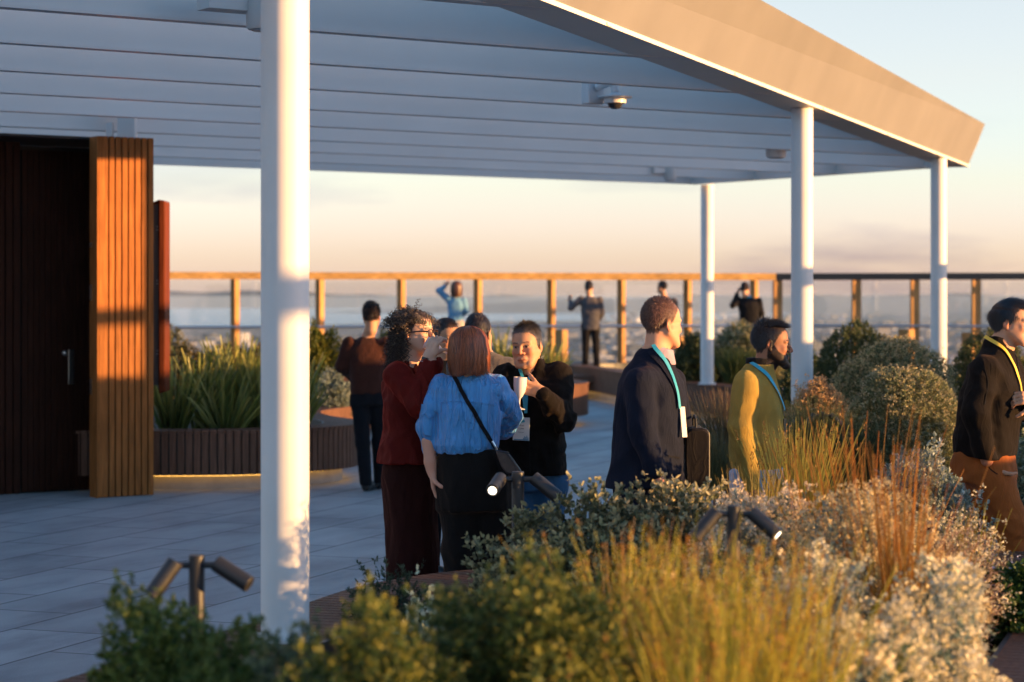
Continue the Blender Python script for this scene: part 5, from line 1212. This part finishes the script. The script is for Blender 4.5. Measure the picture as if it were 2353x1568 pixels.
def tuft(label, px, py_top, Y, wpx, base, n=500, bw=.004, cols=((.12,.14,.04),), tipc=None, seed=1, lean=.25, name='grass_clump', cat='grass clump', bend=.25, foot=.35, group=None, hvar=.35, K=8, cross=True, ry=None, cup=0, seedhead=0):
    rr_ = np.random.RandomState(seed); X = (px-CX)*Y/FOC; H_ = CAMZ-(py_top-HY)*Y/FOC-base; rx = wpx*Y/FOC/2; ry = ry or rx*.8
    o = empty(name, (X, Y, base), label=label, cat=cat, group=group)
    a = rr_.rand(n)*6.28; r = np.sqrt(rr_.rand(n)); fx, fy = r*np.cos(a), r*np.sin(a)
    root = np.stack([fx*rx*foot, fy*ry*foot, 0*a], 1); hh_ = H_*(1-hvar*rr_.rand(n)**1.2); ln = rr_.randn(n,2)*.06
    ln = ln*(1+lean*2.2); tipx = fx*rx+ln[:,0]*H_; tipy = fy*ry+ln[:,1]*H_; t = np.linspace(0,1,K)
    pts = np.zeros((n,K,3)); e = 1+bend*3
    pts[:,:,0] = root[:,:1]+(tipx-root[:,0])[:,None]*t**e; pts[:,:,1] = root[:,1:2]+(tipy-root[:,1])[:,None]*t**e
    drop = bend*(r*rr_.rand(n))[:,None]*t**3; pts[:,:,2] = hh_[:,None]*(t-drop*.8)
    pts += np.cumsum(rr_.randn(n,K,3)*.004*H_, 1)*np.array((1,1,0))
    base_c = mixcols(rr_, n, cols)[:,None,:]; tc_ = np.array(tipc) if tipc is not None else None
    C = np.repeat(base_c, K, 1)
    if tc_ is not None: C = C*(1-t[None,:,None]**1.5)+mixcols(rr_, n, tc_)[:,None,:]*(t[None,:,None]**1.5)
    ribbon3('blades', pts, bw*(.6+.8*rr_.rand(n)), C, rr_, GRASS, o, .12, .75, cross)
    if seedhead:
        k = rr_.permutation(n)[:int(n*seedhead)]; P0 = np.repeat(pts[k,-1], 7, 0)-np.array((0,0,1))*(rr_.rand(len(k)*7,1)*.07); 
        tag(link('seed_heads', leaves_mesh('seed_heads', P0, rr_.randn(len(P0),3)*.5+np.array((0,0,1)), np.full(len(P0),.016), np.full(len(P0),.006), mixcols(rr_, len(P0), ((.22,.10,.03),(.30,.17,.06))), rr_), PETAL, o), kind='stuff')
    return o
GREYG = ((.12,.145,.06),(.15,.155,.08),(.085,.10,.05)); GOLDT = (.22,.19,.09)
DARKG = ((.035,.055,.018),(.055,.075,.025),(.08,.095,.035)); YG = (.34,.30,.05)
OLIVE = ((.11,.12,.065),(.17,.165,.10),(.08,.09,.05)); SILV = ((.20,.24,.20),(.28,.30,.25),(.12,.15,.12))
CREAM = ((.56,.50,.34),(.46,.40,.25),(.64,.58,.42))
gB = 'rounded bushes in the far planters'
# middle distance
shrub('large rounded grey-green bush in front, left of the smiling man', 2078, 850, 15.4, 262, .42, n=8500, m=8, leaf=(.021,.008), fill=.22, cols=GREYG, tipcol=(.42,.38,.20), seed=21, lump=.035, group=gB, zc=.12, flower=(900,.016,((.45,.36,.22),(.32,.26,.14)),6,.45))
shrub('rounded bush rising just behind the large grey-green one', 2056, 784, 17.8, 290, .42, n=8500, m=8, leaf=(.021,.008), fill=.22, cols=GREYG, tipcol=(.62,.48,.24), seed=22, lump=.035, group=gB, zc=.12, flower=(1100,.016,((.50,.38,.22),(.36,.27,.14)),6,.5))
shrub('dark dome bush between the right columns', 1966, 745, 21.5, 196, .42, n=4200, m=9, leaf=(.028,.011), fill=.25, cols=DARKG, tipcol=(.13,.13,.05), seed=23, lump=.05, group=gB, zc=.15)
shrub('dark bush left of the slender column behind the navy suit', 1602, 762, 32.5, 105, .42, n=1300, m=10, leaf=(.05,.02), cols=DARKG, tipcol=(.10,.11,.05), seed=24, lump=.05, group=gB, zc=.2)
shrub('pale-topped bush right of the slender column', 1722, 740, 32.8, 190, .42, n=2400, m=10, leaf=(.05,.018), cols=GREYG, tipcol=(.42,.36,.20), seed=25, lump=.05, group=gB, zc=.2)
shrub('small dark bush behind the mustard sweater and the column', 1845, 800, 24, 120, .42, n=1400, m=10, leaf=(.04,.014), cols=DARKG, tipcol=(.08,.1,.04), seed=26, group=gB, zc=.2)
shrub('bush behind the smiling man at the right edge', 2275, 762, 21, 210, .42, n=2400, m=10, leaf=(.035,.012), cols=DARKG, tipcol=(.16,.15,.06), seed=27, lump=.05, group=gB, zc=.2)
shrub('low bush with orange-tipped flower heads beside the middle column', 1868, 888, 17.0, 170, .42, n=1800, m=8, leaf=(.03,.010), cols=GREYG, tipcol=(.22,.17,.1), seed=28, zc=.1, flower=(900,.02,((.5,.32,.16),(.42,.25,.12)),7,.6), cat='flowering bush')
tuft('tall green grass clump behind the middle bench', 1690, 790, 31.5, 110, .42, n=420, bw=.012, cols=((.07,.10,.03),(.10,.12,.04)), seed=31)
tuft('spiky grass tuft on the bench left of the mustard sweater', 1672, 885, 16.2, 190, .42, n=650, bw=.007, cols=((.09,.11,.05),(.13,.15,.06)), tipc=((.20,.15,.09),(.24,.13,.07)), seed=32, bend=.1, lean=.4, hvar=.6)
tuft('dark green grass tuft right of the mustard sweater', 1868, 905, 14.9, 190, .42, n=800, bw=.006, cols=((.035,.055,.025),(.06,.08,.035)), tipc=((.12,.13,.06),), seed=33, bend=.15, hvar=.5)
tuft('dark grass tuft before the large grey-green bush', 1960, 960, 14.5, 170, .42, n=600, bw=.006, cols=((.03,.045,.02),(.05,.07,.03)), seed=34, bend=.2, hvar=.5)
tuft('grass tuft beneath the mustard sweater', 1640, 985, 15.2, 120, .42, n=420, bw=.006, cols=((.08,.10,.04),(.12,.13,.05)), tipc=((.18,.14,.07),), seed=35, bend=.15, hvar=.5)
# left planter: flax, hedge, bushes
FLX = ((.035,.065,.02),(.06,.095,.028),(.10,.12,.03)); FLT = ((.24,.24,.045),(.08,.12,.03),(.34,.30,.08))
for i, (px, pt, Yd, wp, n) in enumerate(((400,828,21.0,150,60),(470,800,21.3,160,70),(545,775,21.6,170,90),(610,800,21.3,140,60),(676,810,21.7,150,70),(520,860,20.95,200,50))):
    tuft(['flax clump at the left end of the planter by the cabin','flax clump second from the cabin','tallest flax clump left of the thick column','flax clump partly behind the thick column','flax clump leaning right of the thick column','low broad flax clump at the front of the left planter'][i], px, pt-14, Yd, wp*1.1, .42, n=int(n*1.7), bw=.040, cols=FLX, tipc=FLT, seed=200+i, name='flax', cat='flax', group='flax clumps in the left planter', cross=False, bend=.14, foot=.3, hvar=.6, K=9)
for i, (px, pt, wp) in enumerate(((1150,742,150),(1205,760,130),(1262,775,120))):
    tuft(['flax clump behind the redhead','flax clump behind the goblet holder','flax clump leaning right behind the goblet holder'][i], px, pt, 31.0, wp, .45, n=70, bw=.06, cols=FLX, tipc=FLT, seed=220+i, name='flax', cat='flax', group='flax clumps in the round planter', cross=False, bend=.25, foot=.2, hvar=.5, K=9)
for i, (px, w_) in enumerate(((430,130),(520,130),(600,130))):
    shrub(['clipped hedge bush behind the flax, nearest the cabin','clipped hedge bush behind the tallest flax','clipped hedge bush beside the thick column'][i], px, 790, 24.5, w_, .42, n=1300, m=9, leaf=(.035,.014), cols=((.05,.055,.02),(.08,.07,.03)), tipcol=(.22,.16,.05), seed=60+i, lump=.05, zc=.3, group='clipped hedge bushes')
shrub('tall bush at the far left behind the cabinet', 392, 752, 26.5, 62, .42, n=900, m=9, leaf=(.04,.015), cols=OLIVE, tipcol=(.2,.17,.09), seed=64, zc=.2)
shrub('dark green dome bush just right of the thick column', 738, 752, 25.5, 100, .42, n=1900, m=10, leaf=(.035,.016), cols=((.04,.06,.012),(.07,.09,.015)), tipcol=(.2,.18,.02), seed=65, zc=.25)
shrub('silvery low shrub beside the man in brown', 762, 850, 25.0, 96, .45, n=1100, m=9, leaf=(.035,.016), cols=SILV, seed=66, zc=.1)
shrub('dark bush behind the man in brown', 905, 745, 33, 90, .42, n=700, m=9, leaf=(.05,.02), cols=DARKG, tipcol=(.15,.14,.05), seed=67, zc=.2)
# foreground planter
BS = .41
shrub('olive small-leaved shrub in focus beside the lit garden spotlight', 1345, 1148, 8.9, 500, BS, ry=.45, n=3400, m=9, leaf=(.024,.014), cols=OLIVE, tipcol=(.46,.42,.22), seed=41, rnd=True, zc=.15, sprig=.03, fill=.6)
shrub('olive shrub with pale curled tips under the navy suit', 1545, 1108, 9.1, 420, BS, ry=.45, n=3000, m=9, leaf=(.024,.014), cols=OLIVE, tipcol=(.62,.52,.30), seed=42, rnd=True, zc=.2, sprig=.035, fill=.6)
shrub('flowering pale shrub under the mustard sweater', 1745, 1140, 8.7, 330, BS, ry=.4, n=1900, m=9, leaf=(.02,.009), cols=SILV, seed=43, zc=.15, sprig=.02, flower=(1400,.017,((.55,.42,.28),(.62,.52,.38)),8,.35), cat='flowering shrub')
shrub('white-leaved shrub in front of the smiling man', 2140, 1040, 10.2, 270, BS, ry=.4, n=2200, m=9, leaf=(.022,.014), cols=((.13,.16,.13),(.22,.25,.21),(.30,.31,.27)), seed=44, zc=.1, rnd=True, sprig=.03)
shrub('pale shrub at the very right edge behind the smiling man', 2350, 1010, 12.6, 110, BS, ry=.3, n=800, m=9, leaf=(.024,.014), cols=((.12,.15,.08),(.20,.22,.15)), seed=45, rnd=True, sprig=.03)
shrub('broad cream-flowered shrub behind the golden reeds', 2010, 1150, 7.9, 440, BS, ry=.5, n=2800, m=8, leaf=(.018,.008), cols=SILV, seed=46, zc=.15, sprig=.02, flower=(2000,.015,((.52,.42,.24),(.45,.34,.18)),8,.3), cat='flowering shrub')
shrub('white-flowered silver shrub spilling over the right bench', 2120, 1330, 6.7, 420, .40, ry=.48, n=2600, m=8, leaf=(.018,.009), cols=((.13,.19,.17),(.20,.26,.23),(.09,.13,.11)), seed=47, zc=.1, sprig=.03, lump=.2, flower=(1500,.022,CREAM,10,.2), cat='flowering shrub')
shrub('white-flowered silver shrub lowest beside the right bench', 2010, 1440, 5.9, 380, .40, ry=.35, n=1700, m=8, leaf=(.018,.009), cols=((.13,.19,.17),(.20,.26,.23)), seed=48, zc=.1, sprig=.03, lump=.2, flower=(1000,.021,CREAM,10,.2), cat='flowering shrub')
shrub('dry pinkish twiggy bush near the rust trousers', 2185, 1185, 8.5, 210, BS, ry=.35, n=1100, m=4, leaf=(.03,.004), cols=((.26,.17,.12),(.34,.24,.17)), seed=49, zc=.15, sprig=.04, flower=(500,.012,CREAM,5,.3), outward=1.0)
shrub('dark green ground cover with tiny blue flowers by the right bench', 2330, 1290, 8.8, 170, BS, ry=.35, n=1200, m=7, leaf=(.026,.018), cols=((.02,.05,.012),(.04,.08,.02)), seed=50, rnd=True, zc=.05, flower=(60,.012,((.35,.38,.6),),5,.2), cat='ground cover')
shrub('low bright green ground cover at the bottom right', 2090, 1520, 5.9, 210, .40, ry=.25, n=900, m=8, leaf=(.018,.009), cols=((.05,.09,.01),(.09,.13,.015)), tipcol=YG, seed=51, cat='ground cover')
shrub('small dark sprigs on the timber bench beside the wide wine trousers', 905, 1300, 8.9, 250, .40, ry=.25, n=700, m=9, leaf=(.018,.008), cols=((.03,.045,.025),(.05,.07,.04)), seed=52, sprig=.045, fill=.7)
shrub('small shrub with round pale leaves in front of the blue blouse woman', 960, 1348, 8.0, 150, .40, ry=.2, n=160, m=3, leaf=(.03,.022), cols=((.30,.36,.27),(.42,.46,.36)), seed=53, rnd=True, sprig=.05)
# near and out of focus
FG1 = ((.04,.075,.015),(.065,.10,.02),(.10,.13,.03)); FT1 = (.24,.25,.05)
shrub('blurred green shrub at the bottom left by the garden spotlight', 350, 1372, 5.7, 330, .38, ry=.32, n=2600, m=11, leaf=(.018,.009), cols=FG1, tipcol=FT1, seed=71, zc=.2, sprig=.02, lump=.1)
shrub('blurred low green shrub left of the thick column base', 520, 1440, 5.5, 330, .38, ry=.3, n=2000, m=11, leaf=(.018,.009), cols=FG1, tipcol=(.18,.2,.05), seed=72, zc=.15, sprig=.02)
shrub('blurred grey-green shrub in front of the thick column base', 700, 1462, 5.3, 300, .38, ry=.3, n=1900, m=11, leaf=(.018,.009), cols=((.05,.08,.04),(.08,.11,.06),(.12,.14,.09)), tipcol=(.20,.22,.10), seed=75, zc=.15, sprig=.02)
shrub('blurred dark shrub with yellow tips, left of the golden reeds', 900, 1395, 5.1, 420, .38, ry=.4, n=3200, m=11, leaf=(.017,.008), cols=((.03,.06,.012),(.06,.09,.02),(.09,.11,.03)), tipcol=YG, seed=73, zc=.25, sprig=.035)
shrub('blurred olive shrub between the yellow-tipped shrub and golden reeds', 1110, 1345, 5.6, 360, .38, ry=.35, n=2800, m=11, leaf=(.017,.008), cols=((.05,.08,.02),(.08,.10,.03)), tipcol=(.28,.26,.07), seed=76, zc=.25, sprig=.03)
shrub('blurred yellow-green shrub tallest before the golden reeds', 1290, 1312, 5.3, 300, .38, ry=.35, n=2600, m=11, leaf=(.017,.008), cols=((.05,.075,.015),(.09,.11,.025)), tipcol=(.40,.35,.06), seed=74, zc=.3, sprig=.045)
shrub('fine olive undergrowth among the golden reeds', 1600, 1370, 5.9, 520, .38, ry=.4, n=2600, m=9, leaf=(.017,.007), cols=((.08,.09,.03),(.14,.13,.05)), tipcol=(.38,.30,.10), seed=77, zc=.2, sprig=.05, flower=(700,.014,((.55,.42,.2),(.5,.36,.15)),6,.3))
shrub('pale flowering shrub between reeds and white-flowered shrub', 1850, 1300, 6.9, 260, .38, ry=.35, n=1700, m=9, leaf=(.018,.008), cols=SILV, seed=78, zc=.2, sprig=.04, flower=(1100,.016,CREAM,8,.3), cat='flowering shrub')
REEDC = ((.16,.18,.025),(.26,.23,.04),(.11,.13,.02)); REEDT = ((.58,.50,.07),(.66,.58,.12),(.38,.38,.05),(.52,.30,.05))
for i, (px, pt, Yd, wp, n, lb) in enumerate(((1440,1195,5.9,220,300,'golden reed clump at the left of the reed bed'),(1560,1175,5.7,280,380,'golden reed clump in the blurred centre foreground'),(1700,1190,5.5,300,420,'dense golden reed clump right of the centre foreground'),(1840,1230,5.6,240,330,'golden reed clump beside the white-flowered shrubs'),(1620,1330,5.0,420,380,'lowest nearest golden reed clump'))):
    tuft(lb, px, pt, Yd, wp, .38, n=n, bw=.0048, cols=REEDC, tipc=REEDT, seed=300+i, name='reed_clump', cat='reeds', group='golden reeds in the foreground planter', bend=.2, foot=.45, hvar=.8, lean=.5, seedhead=.3)
for i, (px, pt, Yd, wp, n, lb) in enumerate(((1990,925,8.3,330,95,'tall sparse rust-tipped reeds left of the rust trousers'),(1900,1010,8.4,260,60,'sparse rust reeds right of the mustard sweater'),(2060,1000,7.2,220,170,'rust and green reeds rising from the white-flowered shrubs'))):
    tuft(lb, px, pt, Yd, wp, BS, n=n, bw=.006, cols=((.12,.11,.03),(.2,.12,.03)), tipc=((.42,.16,.03),(.50,.22,.05),(.3,.18,.04)), seed=320+i, name='reed_clump', cat='reeds', group='rust-tipped reeds', bend=.06, foot=.3, hvar=.55)
tuft('bright gold-green grass clump in front of the mustard sweater', 1835, 955, 10.1, 170, BS, n=700, bw=.0045, cols=((.14,.16,.03),(.22,.22,.05)), tipc=((.50,.42,.10),(.34,.30,.08)), seed=331, bend=.12, hvar=.55, seedhead=.2)
tuft('thin gold grass stalks crossing the light jeans', 1740, 1060, 9.6, 150, BS, n=200, bw=.0042, cols=((.16,.16,.04),), tipc=((.50,.36,.10),), seed=332, bend=.12, hvar=.5)
tuft('yellow-green needle sprigs beside the rust trousers', 2225, 1150, 8.8, 90, BS, n=60, bw=.006, cols=((.12,.10,.02),), tipc=((.3,.26,.05),), seed=333, bend=.1, hvar=.3, seedhead=0)
tuft('thin brown stalks before the olive shrub', 1420, 1190, 6.4, 420, .38, n=46, bw=.006, cols=((.20,.12,.05),), tipc=((.42,.26,.12),), seed=334, bend=.05, hvar=.4)
# ------------------------------------------------------------------ garden spotlights
def spot(px, py, Yd, s, label, a1, a2, lit, py_low):
    p = P(px, py, Yd); z0 = .40; o = empty('garden_spotlight', (p.x, p.y, z0), label=label, cat='garden light', group='twin-headed garden spotlights'); h_ = p.z-z0
    MB().tube([(0,0,0),(0,0,h_)], .026*s, 20).lathe((0,0,h_), [(.026*s,0),(.024*s,.004),(0,.004)], 20).build('pole', M['dark_metal'], o, smooth=True)
    for sx, an, lt in ((-1, a1, lit[0]), (1, a2, lit[1])):
        j = Vector((sx*.075*s, -.01, h_-.028*s)); MB().tube([(sx*.02*s,0,h_-.03*s), j], .011*s, 12).build('arm', M['dark_metal'], o, smooth=True)
        d = Vector(an).normalized(); hd = MB().tube([j-d*.012*s, j+d*.125*s], .028*s, 20).build('lamp_head', M['dark_metal'], o, smooth=True, bevel=.002)
        MB().lathe(j+d*.1255*s, [(0,.001),(.018*s,.001),(.018*s,0)], 18, ax=d).build('lens', M['lamp'] if lt else M['black'], hd)
        if lt:
            pass
spot(1190, 1086, 9.15, 1.0, 'twin garden spotlight with one lit lens beside the olive shrub', (-.25,-.93,-.30), (.75,-.3,-.58), (1,0), 1215)
spot(452, 1278, 6.6, .92, 'blurred twin garden spotlight at the lower left', (-.62,-.3,-.9), (.95,-.3,-.55), (0,0), 1430)
spot(1686, 1164, 7.2, .85, 'blurred twin garden spotlight amid the golden reeds', (-.7,-.2,-.8), (.85,-.35,-.75), (0,1), 1240)
spot(1890, 948, 14.9, .8, 'small dark garden spotlight in the shaded grass beside the bushes', (-.7,-.2,-.8), (.8,-.2,-.8), (0,0), 960)
# ------------------------------------------------------------------ haze over the plain
hz = NT('haze'); hz.t.nodes.remove(hz.b); pv = hz.n('VolumePrincipled'); pv.inputs['Color'].default_value = (.55,.75,1,1); pv.inputs['Density'].default_value = .000034; pv.inputs['Anisotropy'].default_value = .0
hz.l(pv.outputs[0], hz.out.inputs['Volume'])
MB().box(-31000, 31000, -2500, 41000, GZ-1.5, 12).build('haze', hz.m, kind='stuff', label='thin pale evening haze lying over the far plain and bay')
